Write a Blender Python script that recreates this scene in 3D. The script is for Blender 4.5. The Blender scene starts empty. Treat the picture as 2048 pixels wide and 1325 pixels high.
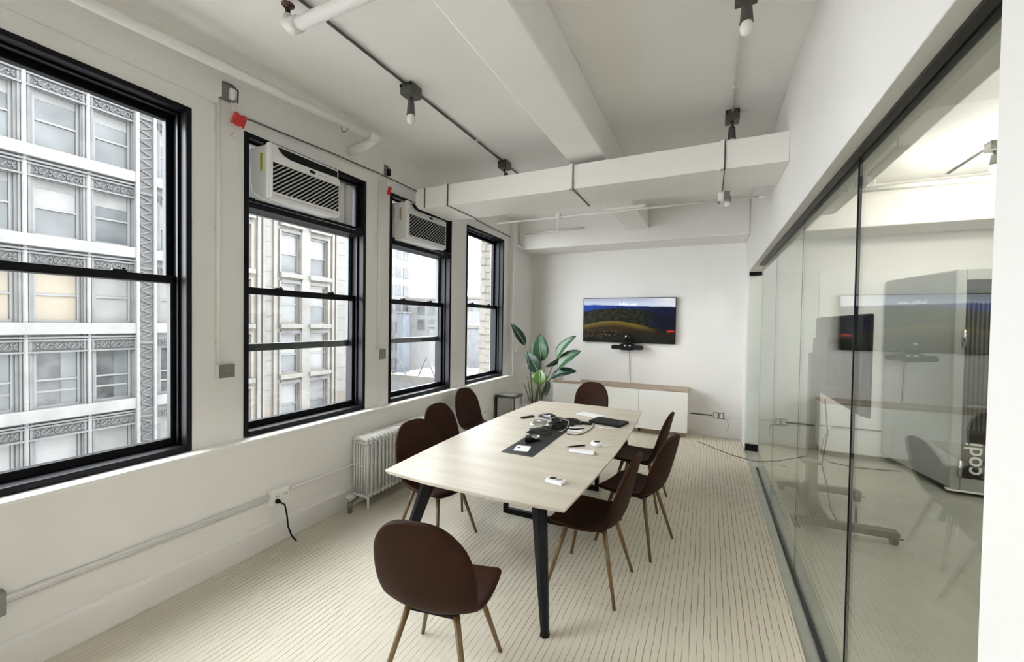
import bpy, math, random
from mathutils import Vector, Matrix
random.seed(7)
R = math.radians
sc = bpy.context.scene
C = sc.collection

# ------------------------------------------------------------------ camera
cam_d = bpy.data.cameras.new('camera')
cam = bpy.data.objects.new('camera', cam_d)
C.objects.link(cam)
cam_d.sensor_width = 36.0
cam_d.lens = 14.449
cam_d.clip_start = 0.05
cam_d.clip_end = 400
cam.matrix_world = Matrix(((0.9025064, -0.022077, 0.4301103, 0.0),
                           (0.4304164, 0.011529, -0.9025568, 0.0),
                           (0.014967, 0.9996898, 0.0199073, 1.8),
                           (0, 0, 0, 1)))
sc.camera = cam

# ------------------------------------------------------------------ world, exposure
SKY = 11.0
w = bpy.data.worlds.new('overcast_sky')
sc.world = w
w.use_nodes = True
bg = w.node_tree.nodes['Background']
bg.inputs['Color'].default_value = (0.93, 0.97, 1.0, 1)
bg.inputs['Strength'].default_value = SKY
sc.view_settings.view_transform = 'Standard'
sc.view_settings.look = 'None'
sc.view_settings.gamma = 1.0
sc.view_settings.use_curve_mapping = False
sc.view_settings.exposure = 0.72
sc.cycles.use_denoising = True
sc.cycles.max_bounces = 12
sc.cycles.diffuse_bounces = 6
sc.cycles.glossy_bounces = 4
sc.cycles.transparent_max_bounces = 20
sc.cycles.caustics_reflective = False
sc.cycles.caustics_refractive = False
sc.cycles.sample_clamp_indirect = 6.0

# ------------------------------------------------------------------ material helpers
def _new(name):
    m = bpy.data.materials.new(name)
    m.use_nodes = True
    return m, m.node_tree, m.node_tree.nodes['Principled BSDF']

def mat(name, col, rough=0.6, metal=0.0, vary=0.0, vscale=6.0, bump=0.0, bscale=60.0, spec=0.5,
        emit=0.0, coord='Object', stretch=None, detail=4.0, coat=0.0):
    m, nt, b = _new(name)
    b.inputs['Base Color'].default_value = (*col, 1)
    b.inputs['Roughness'].default_value = rough
    b.inputs['Metallic'].default_value = metal
    b.inputs['Specular IOR Level'].default_value = spec
    b.inputs['Coat Weight'].default_value = coat
    if emit:
        b.inputs['Emission Color'].default_value = (*col, 1)
        b.inputs['Emission Strength'].default_value = emit
    if vary or bump:
        tc = nt.nodes.new('ShaderNodeTexCoord')
        src = tc.outputs[coord]
        if stretch:
            mp = nt.nodes.new('ShaderNodeMapping')
            mp.inputs['Scale'].default_value = stretch
            nt.links.new(src, mp.inputs['Vector'])
            src = mp.outputs['Vector']
    if vary:
        n = nt.nodes.new('ShaderNodeTexNoise')
        n.inputs['Scale'].default_value = vscale
        n.inputs['Detail'].default_value = detail
        nt.links.new(src, n.inputs['Vector'])
        r = nt.nodes.new('ShaderNodeValToRGB')
        r.color_ramp.elements[0].position = 0.3
        r.color_ramp.elements[1].position = 0.7
        r.color_ramp.elements[0].color = tuple(c * (1 - vary) for c in col) + (1,)
        r.color_ramp.elements[1].color = tuple(min(1, c * (1 + vary * 0.6)) for c in col) + (1,)
        nt.links.new(n.outputs['Fac'], r.inputs['Fac'])
        nt.links.new(r.outputs['Color'], b.inputs['Base Color'])
    if bump:
        n2 = nt.nodes.new('ShaderNodeTexNoise')
        n2.inputs['Scale'].default_value = bscale
        nt.links.new(src, n2.inputs['Vector'])
        bp = nt.nodes.new('ShaderNodeBump')
        bp.inputs['Strength'].default_value = bump
        bp.inputs['Distance'].default_value = 0.01
        nt.links.new(n2.outputs['Fac'], bp.inputs['Height'])
        nt.links.new(bp.outputs['Normal'], b.inputs['Normal'])
    return m

def glass_mat(name, tint, ior=1.5, rough=0.0):
    m = bpy.data.materials.new(name)
    m.use_nodes = True
    nt = m.node_tree
    nt.nodes.clear()
    out = nt.nodes.new('ShaderNodeOutputMaterial')
    mix = nt.nodes.new('ShaderNodeMixShader')
    tr = nt.nodes.new('ShaderNodeBsdfTransparent')
    tr.inputs['Color'].default_value = (*tint, 1)
    gl = nt.nodes.new('ShaderNodeBsdfGlossy')
    gl.inputs['Color'].default_value = (0.98, 1.0, 0.99, 1)
    gl.inputs['Roughness'].default_value = rough
    fr = nt.nodes.new('ShaderNodeFresnel')
    # same reflectance from both faces of the sheet (a thin pane never shows total internal reflection)
    geo = nt.nodes.new('ShaderNodeNewGeometry')
    mr = nt.nodes.new('ShaderNodeMapRange')
    mr.inputs[3].default_value = ior; mr.inputs[4].default_value = 1.0 / ior
    nt.links.new(geo.outputs['Backfacing'], mr.inputs[0])
    nt.links.new(mr.outputs[0], fr.inputs['IOR'])
    nt.links.new(fr.outputs['Fac'], mix.inputs['Fac'])
    nt.links.new(tr.outputs['BSDF'], mix.inputs[1])
    nt.links.new(gl.outputs['BSDF'], mix.inputs[2])
    nt.links.new(mix.outputs['Shader'], out.inputs['Surface'])
    return m

class NT:
    """tiny expression helper for procedural pictures"""
    def __init__(s, m):
        s.m = m; s.nt = m.node_tree
    def _in(s, sock, v):
        if isinstance(v, (int, float)): sock.default_value = v
        elif isinstance(v, tuple): sock.default_value = (*v, 1) if len(v) == 3 else v
        else: s.nt.links.new(v, sock)
    def op(s, o, a, b=0.0, clamp=False):
        n = s.nt.nodes.new('ShaderNodeMath'); n.operation = o; n.use_clamp = clamp
        s._in(n.inputs[0], a); s._in(n.inputs[1], b)
        return n.outputs[0]
    def step(s, a, edge, soft):
        n = s.nt.nodes.new('ShaderNodeMapRange'); n.interpolation_type = 'SMOOTHSTEP'
        s._in(n.inputs[0], a)
        lo = s.op('SUBTRACT', edge, soft); hi = s.op('ADD', edge, soft)
        s._in(n.inputs[1], lo); s._in(n.inputs[2], hi)
        n.inputs[3].default_value = 0; n.inputs[4].default_value = 1
        return n.outputs[0]
    def mix(s, f, a, b):
        n = s.nt.nodes.new('ShaderNodeMix'); n.data_type = 'RGBA'
        s._in(n.inputs[0], f); s._in(n.inputs[6], a); s._in(n.inputs[7], b)
        return n.outputs[2]
    def noise(s, vec, scale, detail=3.0, sx=1.0, sy=1.0, sz=1.0):
        mp = s.nt.nodes.new('ShaderNodeMapping'); mp.inputs['Scale'].default_value = (sx, sy, sz)
        s.nt.links.new(vec, mp.inputs['Vector'])
        n = s.nt.nodes.new('ShaderNodeTexNoise'); n.inputs['Scale'].default_value = scale; n.inputs['Detail'].default_value = detail
        s.nt.links.new(mp.outputs['Vector'], n.inputs['Vector'])
        return n.outputs['Fac']
    def xyz(s, coord='Object'):
        tc = s.nt.nodes.new('ShaderNodeTexCoord'); sp = s.nt.nodes.new('ShaderNodeSeparateXYZ')
        s.nt.links.new(tc.outputs[coord], sp.inputs[0])
        return tc.outputs[coord], sp.outputs[0], sp.outputs[1], sp.outputs[2]

# ------------------------------------------------------------------ materials
M = {}
M['wall'] = mat('wall_paint', (0.805, 0.79, 0.77), 0.55, vary=0.03, vscale=1.2, bump=0.06, bscale=35, spec=0.3)
M['ceil'] = mat('ceiling_paint', (0.87, 0.855, 0.835), 0.7, vary=0.03, vscale=0.8, bump=0.08, bscale=20, spec=0.25)
M['trim'] = mat('gloss_white_paint', (0.84, 0.83, 0.80), 0.3, bump=0.03, bscale=25)
M['duct'] = mat('duct_white_paint', (0.82, 0.81, 0.77), 0.4, vary=0.02, vscale=2)
M['pipe'] = mat('pipe_white_paint', (0.82, 0.81, 0.78), 0.35)
M['black_frame'] = mat('black_window_metal', (0.004, 0.004, 0.006), 0.45, vary=0.2, vscale=8, spec=0.18)
M['grey_rail'] = mat('grey_green_metal', (0.05, 0.06, 0.06), 0.35)
M['black'] = mat('black_plastic', (0.005, 0.005, 0.006), 0.5, spec=0.2)
M['black_metal'] = mat('black_powder_coat', (0.005, 0.005, 0.007), 0.45, bump=0.03, bscale=300, spec=0.2)
M['dark_track'] = mat('dark_bronze_track', (0.012, 0.011, 0.010), 0.45)
M['winglass'] = glass_mat('window_glass', (0.98, 0.982, 0.982), 1.45)
M['partglass'] = glass_mat('partition_glass', (0.95, 0.974, 0.957), 1.55)
M['glassedge'] = mat('glass_edge_green', (0.03, 0.05, 0.042), 0.15)
M['leather'] = mat('brown_leatherette', (0.027, 0.0088, 0.0032), 0.55, vary=0.15, vscale=5, bump=0.08, bscale=220, spec=0.13)
M['leg_wood'] = mat('bronzed_wood_leg', (0.165, 0.102, 0.038), 0.4, vary=0.25, vscale=9, stretch=(6, 6, 1))
M['steel'] = mat('brushed_steel', (0.55, 0.56, 0.55), 0.25, metal=1.0, bump=0.04, bscale=40, stretch=(20, 20, 0.4))
M['galv'] = mat('galvanised_steel', (0.30, 0.295, 0.27), 0.4, metal=0.7, vary=0.15, vscale=14)
M['radiator'] = mat('radiator_white_enamel', (0.80, 0.80, 0.78), 0.28)
M['white_plastic'] = mat('white_plastic', (0.80, 0.80, 0.80), 0.35)
M['ac_white'] = mat('air_conditioner_plastic', (0.76, 0.765, 0.76), 0.35)
M['slat'] = mat('louvre_light_grey', (0.50, 0.50, 0.50), 0.45)
M['red'] = mat('red_tag', (0.62, 0.035, 0.03), 0.5, vary=0.25, vscale=40)
M['lime'] = mat('lime_sticker', (0.35, 0.42, 0.03), 0.5)
M['rust'] = mat('rusty_brass', (0.06, 0.014, 0.006), 0.5, vary=0.3, vscale=40)
M['paper'] = mat('white_paper', (0.82, 0.82, 0.84), 0.7, vary=0.04, vscale=20)
M['cabinet'] = mat('white_lacquer', (0.82, 0.815, 0.78), 0.3, spec=0.4)
M['cabtop'] = mat('pale_oak_top', (0.42, 0.33, 0.25), 0.5, vary=0.15, vscale=5, stretch=(1, 14, 14))
M['grey_plate'] = mat('grey_cover_plate', (0.23, 0.23, 0.22), 0.4, metal=0.5)
M['mat_dark'] = mat('dark_plinth', (0.02, 0.018, 0.015), 0.8)  # near-black colour of the booth plinth
M['soil'] = mat('potting_soil', (0.03, 0.02, 0.012), 0.95, vary=0.4, vscale=40, bump=0.5, bscale=80)
M['pot'] = mat('white_ceramic', (0.72, 0.71, 0.68), 0.3)
M['stem'] = mat('plant_stem', (0.10, 0.11, 0.05), 0.5, vary=0.3, vscale=12)
M['grey_silver'] = mat('stand_grey_metal', (0.045, 0.042, 0.035), 0.45)
M['pod_grey'] = mat('booth_grey_panel', (0.33, 0.34, 0.32), 0.5, vary=0.03, vscale=2)
M['pod_dark'] = mat('booth_dark_glass', (0.018, 0.019, 0.017), 0.18)
M['pod_rib'] = mat('booth_felt_rib', (0.10, 0.10, 0.09), 0.8)
M['sign_black'] = mat('sign_black', (0.010, 0.010, 0.009), 0.4)
M['sign_white'] = mat('sign_white', (0.66, 0.66, 0.63), 0.5)
M['bulb'] = mat('frosted_bulb', (0.80, 0.79, 0.74), 0.25)
M['lampgrey'] = mat('lamp_grey_metal', (0.10, 0.10, 0.09), 0.45, metal=0.4)

# lit bulbs of the office next door
m, nt, b = _new('lit_bulb')
b.inputs['Emission Color'].default_value = (1.0, 0.95, 0.86, 1)
b.inputs['Emission Strength'].default_value = 25.0
M['lit'] = m

# table laminate: pale ash grain running along the table
m, nt, b = _new('pale_ash_laminate')
e = NT(m); v, x, y, z = e.xyz()
g1 = e.noise(v, 2.4, 5.0, 0.35, 4.0, 1.0)
g2 = e.noise(v, 10.0, 4.0, 0.15, 5.0, 1.0)
c = e.mix(e.step(g1, 0.5, 0.2), (0.53, 0.475, 0.385), (0.60, 0.55, 0.465))
c = e.mix(e.op('MULTIPLY', e.step(g2, 0.62, 0.10), 0.28), c, (0.46, 0.40, 0.315))
nt.links.new(c, b.inputs['Base Color'])
b.inputs['Roughness'].default_value = 0.42
b.inputs['Specular IOR Level'].default_value = 0.36
M['laminate'] = m

# carpet: cream loop pile in narrow ribs running down the room
m, nt, b = _new('cream_ribbed_carpet')
e = NT(m); v, x, y, z = e.xyz()
wob = e.noise(v, 3.0, 4.0, 1, 0.8, 1)
wob2 = e.noise(v, 16.0, 2.0, 1, 0.6, 1)
xx = e.op('ADD', x, e.op('ADD', e.op('MULTIPLY', e.op('SUBTRACT', wob, 0.5), 0.022), e.op('MULTIPLY', e.op('SUBTRACT', wob2, 0.5), 0.010)))
PITCH = 0.037
fr = e.op('FRACT', e.op('DIVIDE', e.op('ADD', xx, 20.0), PITCH))
ridge = e.op('ABSOLUTE', e.op('SUBTRACT', fr, 0.5))          # 0 in the middle of a rib, 0.5 in the groove
broken = e.noise(v, 30.0, 3.0, 1.0, 0.25, 1)
fade = e.noise(v, 0.9, 2.0)
fade = e.op('ADD', 0.45, e.op('MULTIPLY', e.step(e.op('ADD', fade, e.op('MULTIPLY', x, 0.06)), 0.40, 0.12), 0.55))
groove = e.op('MULTIPLY', e.op('MULTIPLY', e.step(ridge, 0.445, 0.03), e.step(broken, 0.42, 0.14)), fade)
tuft = e.noise(v, 260.0, 2.0)
big = e.noise(v, 1.3, 3.0)
c = e.mix(tuft, (0.575, 0.53, 0.435), (0.73, 0.685, 0.585))
c = e.mix(e.op('MULTIPLY', e.step(big, 0.55, 0.2), 0.25), c, (0.60, 0.56, 0.47))
c = e.mix(e.op('MULTIPLY', groove, 0.75), c, (0.19, 0.15, 0.095))
nt.links.new(c, b.inputs['Base Color'])
b.inputs['Roughness'].default_value = 0.95
b.inputs['Specular IOR Level'].default_value = 0.1
h = e.op('ADD', e.op('MULTIPLY', groove, -1.0), e.op('MULTIPLY', tuft, 0.5))
bp = nt.nodes.new('ShaderNodeBump'); bp.inputs['Strength'].default_value = 0.6; bp.inputs['Distance'].default_value = 0.006
nt.links.new(h, bp.inputs['Height']); nt.links.new(bp.outputs['Normal'], b.inputs['Normal'])
M['carpet'] = m

# polished concrete
m, nt, b = _new('polished_concrete')
e = NT(m); v, x, y, z = e.xyz()
n1 = e.noise(v, 0.9, 8.0); n2 = e.noise(v, 7.0, 5.0)
c = e.mix(e.step(n1, 0.5, 0.25), (0.30, 0.305, 0.265), (0.42, 0.425, 0.375))
c = e.mix(e.op('MULTIPLY', e.step(n2, 0.62, 0.1), 0.25), c, (0.25, 0.25, 0.21))
nt.links.new(c, b.inputs['Base Color'])
nt.links.new(e.op('ADD', 0.05, e.op('MULTIPLY', n2, 0.14)), b.inputs['Roughness'])
M['concrete'] = m

# leaves
def leaf_mat(name, c0, c1):
    m, nt, b = _new(name)
    e = NT(m); v, x, y, z = e.xyz()
    n = e.noise(v, 40.0, 2.0, 0.15, 1, 0.15)
    cc = e.mix(n, c0, c1)
    nt.links.new(cc, b.inputs['Base Color'])
    b.inputs['Roughness'].default_value = 0.38
    return m
M['leaf_dark'] = leaf_mat('leaf_dark_green', (0.008, 0.026, 0.018), (0.015, 0.042, 0.028))
M['leaf_mid'] = leaf_mat('leaf_mid_green', (0.018, 0.055, 0.024), (0.034, 0.090, 0.038))
M['leaf_light'] = leaf_mat('leaf_fresh_green', (0.05, 0.12, 0.018), (0.085, 0.175, 0.035))
M['midrib'] = mat('leaf_midrib', (0.22, 0.33, 0.17), 0.45)

# facades outside
def stone(name, a, bcol, sc1=1.5):
    return mat(name, a, 0.85, vary=0.16, vscale=sc1, bump=0.25, bscale=12, spec=0.2)
M['stoneA'] = stone('grey_terracotta', (0.067, 0.067, 0.067), None)
M['stoneA_lt'] = stone('pale_glazed_sill', (0.0964, 0.0964, 0.0939), None)
M['stoneA_dk'] = stone('weathered_terracotta', (0.0521, 0.0521, 0.0521), None)
M['stoneB'] = stone('cream_limestone', (0.0914, 0.0817, 0.0677), None)
M['stoneB_lt'] = stone('pale_limestone_trim', (0.0883, 0.0847, 0.0781), None)
M['stoneC'] = stone('white_render', (0.0958, 0.0969, 0.0986), None)
M['stoneD'] = stone('buff_brick', (0.0821, 0.0756, 0.0657), None)
M['stoneD_dk'] = stone('dark_brick_course', (0.0493, 0.0438, 0.0372), None)
M['bluegrey'] = stone('blue_grey_render', (0.0575, 0.0646, 0.0739), None)
M['facframe'] = mat('facade_window_frame', (0.0555, 0.0555, 0.0555), 0.5)
M['pane_grey'] = mat('pane_grey_reflecting', (0.0555, 0.0592, 0.061), 0.08, vary=0.35, vscale=0.8, spec=0.15)
M['pane_blind'] = mat('pane_white_blind', (0.0927, 0.0927, 0.0902), 0.12, vary=0.10, vscale=1.2, spec=0.15)
M['pane_cream'] = mat('pane_cream_blind', (0.1036, 0.0888, 0.0666), 0.12, vary=0.10, vscale=1.0, spec=0.15)
M['pane_dark'] = mat('pane_dark_room', (0.035, 0.036, 0.036), 0.08, vary=0.5, vscale=2.0, spec=0.15)
M['street_bounce'] = mat('pale_bounce_paving', (0.30, 0.295, 0.285), 0.9, vary=0.2, vscale=0.3)  # unseen street, kept pale to bounce daylight up to the ceiling

# ------------------------------------------------------------------ geometry helpers
class MB:
    def __init__(s):
        s.v = []; s.f = []
    def box(s, x0, x1, y0, y1, z0, z1):
        n = len(s.v)
        s.v += [(x0, y0, z0), (x1, y0, z0), (x1, y1, z0), (x0, y1, z0), (x0, y0, z1), (x1, y0, z1), (x1, y1, z1), (x0, y1, z1)]
        s.f += [(n, n + 3, n + 2, n + 1), (n + 4, n + 5, n + 6, n + 7), (n, n + 1, n + 5, n + 4), (n + 1, n + 2, n + 6, n + 5), (n + 2, n + 3, n + 7, n + 6), (n + 3, n, n + 4, n + 7)]
        return s
    def prism(s, pts, axis, a, b):
        """extrude a 2D outline along axis ('x': pts=(y,z); 'y': pts=(x,z); 'z': pts=(x,y))"""
        n = len(s.v); k = len(pts)
        def p(u, w_, t):
            return {'x': (t, u, w_), 'y': (u, t, w_), 'z': (u, w_, t)}[axis]
        s.v += [p(u, q, a) for u, q in pts] + [p(u, q, b) for u, q in pts]
        s.f += [tuple(range(n + k - 1, n - 1, -1)), tuple(range(n + k, n + 2 * k))]
        s.f += [(n + i, n + (i + 1) % k, n + k + (i + 1) % k, n + k + i) for i in range(k)]
        return s
    def tube(s, path, r, seg=10, caps=True):
        path = [Vector(p) for p in path]; n0 = len(s.v); k = len(path)
        rs = r if isinstance(r, (list, tuple)) else [r] * k
        up = None
        for i, p in enumerate(path):
            d = (path[min(i + 1, k - 1)] - path[max(i - 1, 0)]).normalized()
            if up is None:
                up = Vector((0, 0, 1)) if abs(d.z) < 0.9 else Vector((1, 0, 0))
            a = d.cross(up).normalized(); bb = a.cross(d).normalized(); up = bb
            for j in range(seg):
                t = 2 * math.pi * j / seg
                s.v.append(tuple(p + (a * math.cos(t) + bb * math.sin(t)) * rs[i]))
        for i in range(k - 1):
            for j in range(seg):
                a0 = n0 + i * seg + j; a1 = n0 + i * seg + (j + 1) % seg
                s.f.append((a0, a0 + seg, a1 + seg, a1))
        if caps:
            s.f.append(tuple(n0 + j for j in range(seg)))
            s.f.append(tuple(n0 + (k - 1) * seg + j for j in range(seg - 1, -1, -1)))
        return s
    def lathe(s, prof, seg=20, c=(0, 0, 0), axis='z'):
        n0 = len(s.v); k = len(prof)
        for r, h in prof:
            for j in range(seg):
                t = 2 * math.pi * j / seg
                u, q = r * math.cos(t), r * math.sin(t)
                p = {'z': (u, q, h), 'x': (h, u, q), 'y': (q, h, u)}[axis]
                s.v.append((c[0] + p[0], c[1] + p[1], c[2] + p[2]))
        for i in range(k - 1):
            for j in range(seg):
                a0 = n0 + i * seg + j; a1 = n0 + i * seg + (j + 1) % seg
                s.f.append((a0, a1, a1 + seg, a0 + seg))
        s.f.append(tuple(n0 + j for j in range(seg - 1, -1, -1)))
        s.f.append(tuple(n0 + (k - 1) * seg + j for j in range(seg)))
        return s
    def quadbox(s, a, b, c, d, t):
        """thin slab on four corners with thickness vector t"""
        n = len(s.v); t = Vector(t)
        q = [Vector(p) for p in (a, b, c, d)]
        s.v += [tuple(p) for p in q] + [tuple(p + t) for p in q]
        s.f += [(n, n + 1, n + 2, n + 3), (n + 7, n + 6, n + 5, n + 4)] + [(n + i, n + 4 + i, n + 4 + (i + 1) % 4, n + (i + 1) % 4) for i in range(4)]
        return s
    def mesh(s, name, m, smooth=False):
        me = bpy.data.meshes.new(name)
        me.from_pydata(s.v, [], s.f)
        if m: me.materials.append(m)
        if smooth:
            for p in me.polygons: p.use_smooth = True
        import bmesh
        bm = bmesh.new(); bm.from_mesh(me)
        bmesh.ops.recalc_face_normals(bm, faces=bm.faces)
        bm.to_mesh(me); bm.free()
        return me
    def build(s, name, m, parent=None, smooth=False, bevel=0.0, segs=2, subsurf=0, auto=False, label=None):
        o = bpy.data.objects.new(name, s.mesh(name, m, smooth or auto))
        C.objects.link(o)
        if parent: o.parent = parent
        if bevel:
            bv = o.modifiers.new('bevel', 'BEVEL'); bv.width = bevel; bv.segments = segs; bv.limit_method = 'ANGLE'
        if subsurf:
            ss = o.modifiers.new('sub', 'SUBSURF'); ss.levels = subsurf; ss.render_levels = subsurf
        if auto:
            o.data.set_sharp_from_angle(angle=R(35))
        if label: o['label'] = label
        return o

def tag(o, label, cat, group=None, kind=None):
    o['label'] = label; o['category'] = cat
    if group: o['group'] = group
    if kind: o['kind'] = kind
    return o
def thing(name, label, cat, loc=(0, 0, 0), rz=0.0, group=None, kind=None):
    o = bpy.data.objects.new(name, None); C.objects.link(o)
    o.empty_display_size = 0.1
    o.location = loc; o.rotation_euler = (0, 0, rz)
    return tag(o, label, cat, group, kind)
def copy_tree(o, parent=None):
    c = o.copy(); C.objects.link(c)
    if parent:
        c.parent = parent
    for ch in list(o.children):
        copy_tree(ch, c)
    return c
def inst(src, parent=None, loc=None):
    c = src.copy(); C.objects.link(c)
    if parent: c.parent = parent
    if loc is not None: c.location = loc
    return c
def B(x0, x1, y0, y1, z0, z1):
    return MB().box(x0, x1, y0, y1, z0, z1)
def arc(c, r, a0, a1, n, plane='xz'):
    out = []
    for i in range(n + 1):
        t = R(a0 + (a1 - a0) * i / n)
        u, q = r * math.cos(t), r * math.sin(t)
        out.append({'xz': (c[0] + u, c[1], c[2] + q), 'yz': (c[0], c[1] + u, c[2] + q), 'xy': (c[0] + u, c[1] + q, c[2])}[plane])
    return out

# ================================================================== THE SETTING
XL, XW, XR, XG = -3.10, -3.20, 0.515, 0.61      # lower wall, window wall, right wall, glass
YF, ZC = 7.42, 3.65
YB = -3.6

floor = tag(B(-3.5, 6.2, YB - 0.2, YF + 0.2, -0.25, -0.012).build('floor', M['concrete']), 'grey polished concrete floor beyond the glass wall', 'floor', kind='structure')
cp = B(XL, 0.515, YB, YF, -0.012, 0.0).build('carpet', M['carpet'], floor, label='cream ribbed carpet')
tag(B(-3.5, 6.2, YB - 0.2, YF + 0.2, ZC, ZC + 0.2).build('ceiling', M['ceil']), 'white painted ceiling over the meeting room', 'ceiling', kind='structure')

WINS = [(0.38, 1.60), (1.95, 3.18), (3.53, 4.74), (5.13, 6.34), (-1.25, -0.03), (-2.95, -1.70)]
ZS, ZT = 0.885, 3.224
wl = MB()
wl.box(-3.45, XL, YB, YF + 0.2, -0.012, 0.86)
edges = sorted(WINS)
prev = YB
for a, b_ in edges:
    wl.box(-3.45, XW, prev, a, 0.86, 3.33); prev = b_
wl.box(-3.45, XW, prev, 6.55, 0.86, 3.33)
for a, b_ in edges:
    wl.box(-3.45, XW, a, b_, ZT, 3.33)
wl.box(-3.45, XW + 0.025, YB, 6.55, 3.33, ZC)
wl.box(-3.45, XL, 6.55, YF + 0.2, 0.86, ZC)
tag(wl.build('wall_left', M['wall']), 'white window wall with deep piers above a low parapet', 'wall', kind='structure')
tag(B(XW - 0.02, XL + 0.012, YB, 6.55, 0.858, 0.884).build('trim_1', M['trim'], bevel=0.005), 'long glossy white window ledge under the black windows', 'ledge', kind='structure')
bb = MB().prism([(XL, 0), (XL + 0.022, 0), (XL + 0.022, 0.165), (XL + 0.012, 0.19), (XL, 0.195)], 'y', YB, YF)
tag(bb.build('baseboard_left', M['wall'], bevel=0.003), 'tall white baseboard along the window wall', 'baseboard', kind='structure')
tag(B(-3.45, 6.2, YF, YF + 0.2, -0.012, ZC).build('wall_far', M['wall']), 'white end wall behind the mounted television', 'wall', kind='structure')
tag(B(-3.45, 6.2, YB - 0.2, YB, -0.012, ZC).build('wall_back', M['wall']), 'white wall at the near end of the room', 'wall', kind='structure')
wr = MB()
wr.box(XR, 0.70, YB, 1.17, -0.012, ZC)                  # solid wall beside the camera
wr.box(XR, 0.70, 1.17, YF, 2.588, ZC)                   # header over the glass
wr.box(XR, 0.70, 6.93, YF, -0.012, 2.588)               # far stub
tag(wr.build('wall_right', M['wall'], bevel=0.004), 'white wall with header above the glass partition', 'wall', kind='structure')
tag(B(6.0, 6.2, YB, YF, -0.012, ZC).build('wall_office', M['wall']), 'white wall at the far side of the office next door', 'wall', kind='structure')

# beam, soffit
tag(B(-1.21, -0.87, YB, 6.80, 3.31, ZC).build('ceiling_beam', M['ceil'], bevel=0.012), 'wide white beam running down the middle of the ceiling', 'beam', kind='structure')
tag(B(XL, XR, 6.75, YF, 3.115, ZC).build('ceiling_soffit', M['wall'], bevel=0.02), 'white boxed soffit above the television wall', 'soffit', kind='structure')
tag(B(0.70, 6.0, 6.75, YF, 3.10, ZC).build('office_soffit', M['wall'], bevel=0.015), 'white girder across the office behind the glass', 'soffit', kind='structure')
tag(B(0.70, 1.27, YB, 5.78, 3.08, ZC).build('office_bulkhead', M['ceil'], bevel=0.02), 'pale bulkhead above the office side of the glass', 'bulkhead', kind='structure')

# ------------------------------------------------------------------ windows
def sash(parent, name, x0, x1, y0, y1, z0, z1, top, bot, stile, m, lifts=True):
    f = MB()
    f.box(x0, x1, y0, y0 + stile, z0, z1).box(x0, x1, y1 - stile, y1, z0, z1)
    f.box(x0, x1, y0 + stile, y1 - stile, z1 - top, z1).box(x0, x1, y0 + stile, y1 - stile, z0, z0 + bot)
    s_ = f.build(name, m, parent, bevel=0.004)
    xm = (x0 + x1) / 2
    B(xm - 0.003, xm + 0.003, y0 + stile - 0.004, y1 - stile + 0.004, z0 + bot - 0.004, z1 - top + 0.004).build('pane', M['winglass'], s_)
    if lifts:
        for t in (0.27, 0.73):
            yc = y0 + (y1 - y0) * t
            l = MB().box(x1 - 0.02, x1 + 0.012, yc - 0.035, yc + 0.035, z1 - 0.002, z1 + 0.012).box(x1 - 0.012, x1 + 0.004, yc + 0.012, yc + 0.03, z1 + 0.010, z1 + 0.024)
            l.build('sash_lock', M['black'], s_, bevel=0.003)
    return s_
WLAB = ['black sash window closest to the camera, facing the ornate grey building',
        'black sash window holding the first air conditioner, facing the cream building',
        'black sash window holding the second air conditioner behind the chairs',
        'narrow-looking black sash window without air conditioner beside the plant',
        'black sash window beside the camera position', 'black sash window at the back of the room']
def window(i, y0, y1, lowered):
    root = thing('window_%d' % (i + 1), WLAB[i], 'window', kind='structure')
    j = 0.036
    f = MB()
    f.box(-3.43, XW + 0.012, y0, y0 + j, ZS, ZT).box(-3.43, XW + 0.012, y1 - j, y1, ZS, ZT)
    f.box(-3.43, XW + 0.012, y0 + j, y1 - j, ZT - j, ZT).box(-3.43, XW + 0.012, y0 + j, y1 - j, ZS, ZS + 0.042)
    f.build('frame', M['black_frame'], root, bevel=0.008)
    st = MB()
    for a in (y0 + j, y1 - j - 0.016):
        st.box(-3.285, -3.262, a, a + 0.016, ZS + 0.042, ZT - j)
    st.box(-3.285, -3.262, y0 + j, y1 - j, ZT - j - 0.016, ZT - j)
    st.build('inner_stop', M['black_frame'], root, bevel=0.003)
    a, b_ = y0 + j, y1 - j
    if not lowered:
        sash(root, 'upper_sash', -3.405, -3.355, a, b_, 2.035, ZT - j, 0.042, 0.045, 0.040, M['black_frame'], False)
        sash(root, 'lower_sash', -3.345, -3.295, a, b_, ZS + 0.042, 2.085, 0.05, 0.05, 0.042, M['black_frame'])
    else:
        sash(root, 'upper_sash', -3.405, -3.355, a, b_, 1.535, 2.70, 0.045, 0.062, 0.040, M['grey_rail'])
        sash(root, 'lower_sash', -3.345, -3.295, a, b_, ZS + 0.042, 2.055, 0.055, 0.05, 0.042, M['black_frame'])
        B(-3.41, -3.20, a, b_, 2.66, 2.705).build('support_board', M['black_frame'], root, bevel=0.006)
        MB().tube([(-3.205, a - 0.01, 2.725), (-3.205, b_ + 0.02, 2.725)], 0.013, 10).build('support_bar', M['black_frame'], root, smooth=True)
        B(-3.212, -3.204, a + 0.06, b_ - 0.25, 2.690, 2.698).build('bright_edge', M['galv'], root)
    return root
for i, (a, b_) in enumerate(WINS):
    window(i, a, b_, i in (1, 2))

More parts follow.
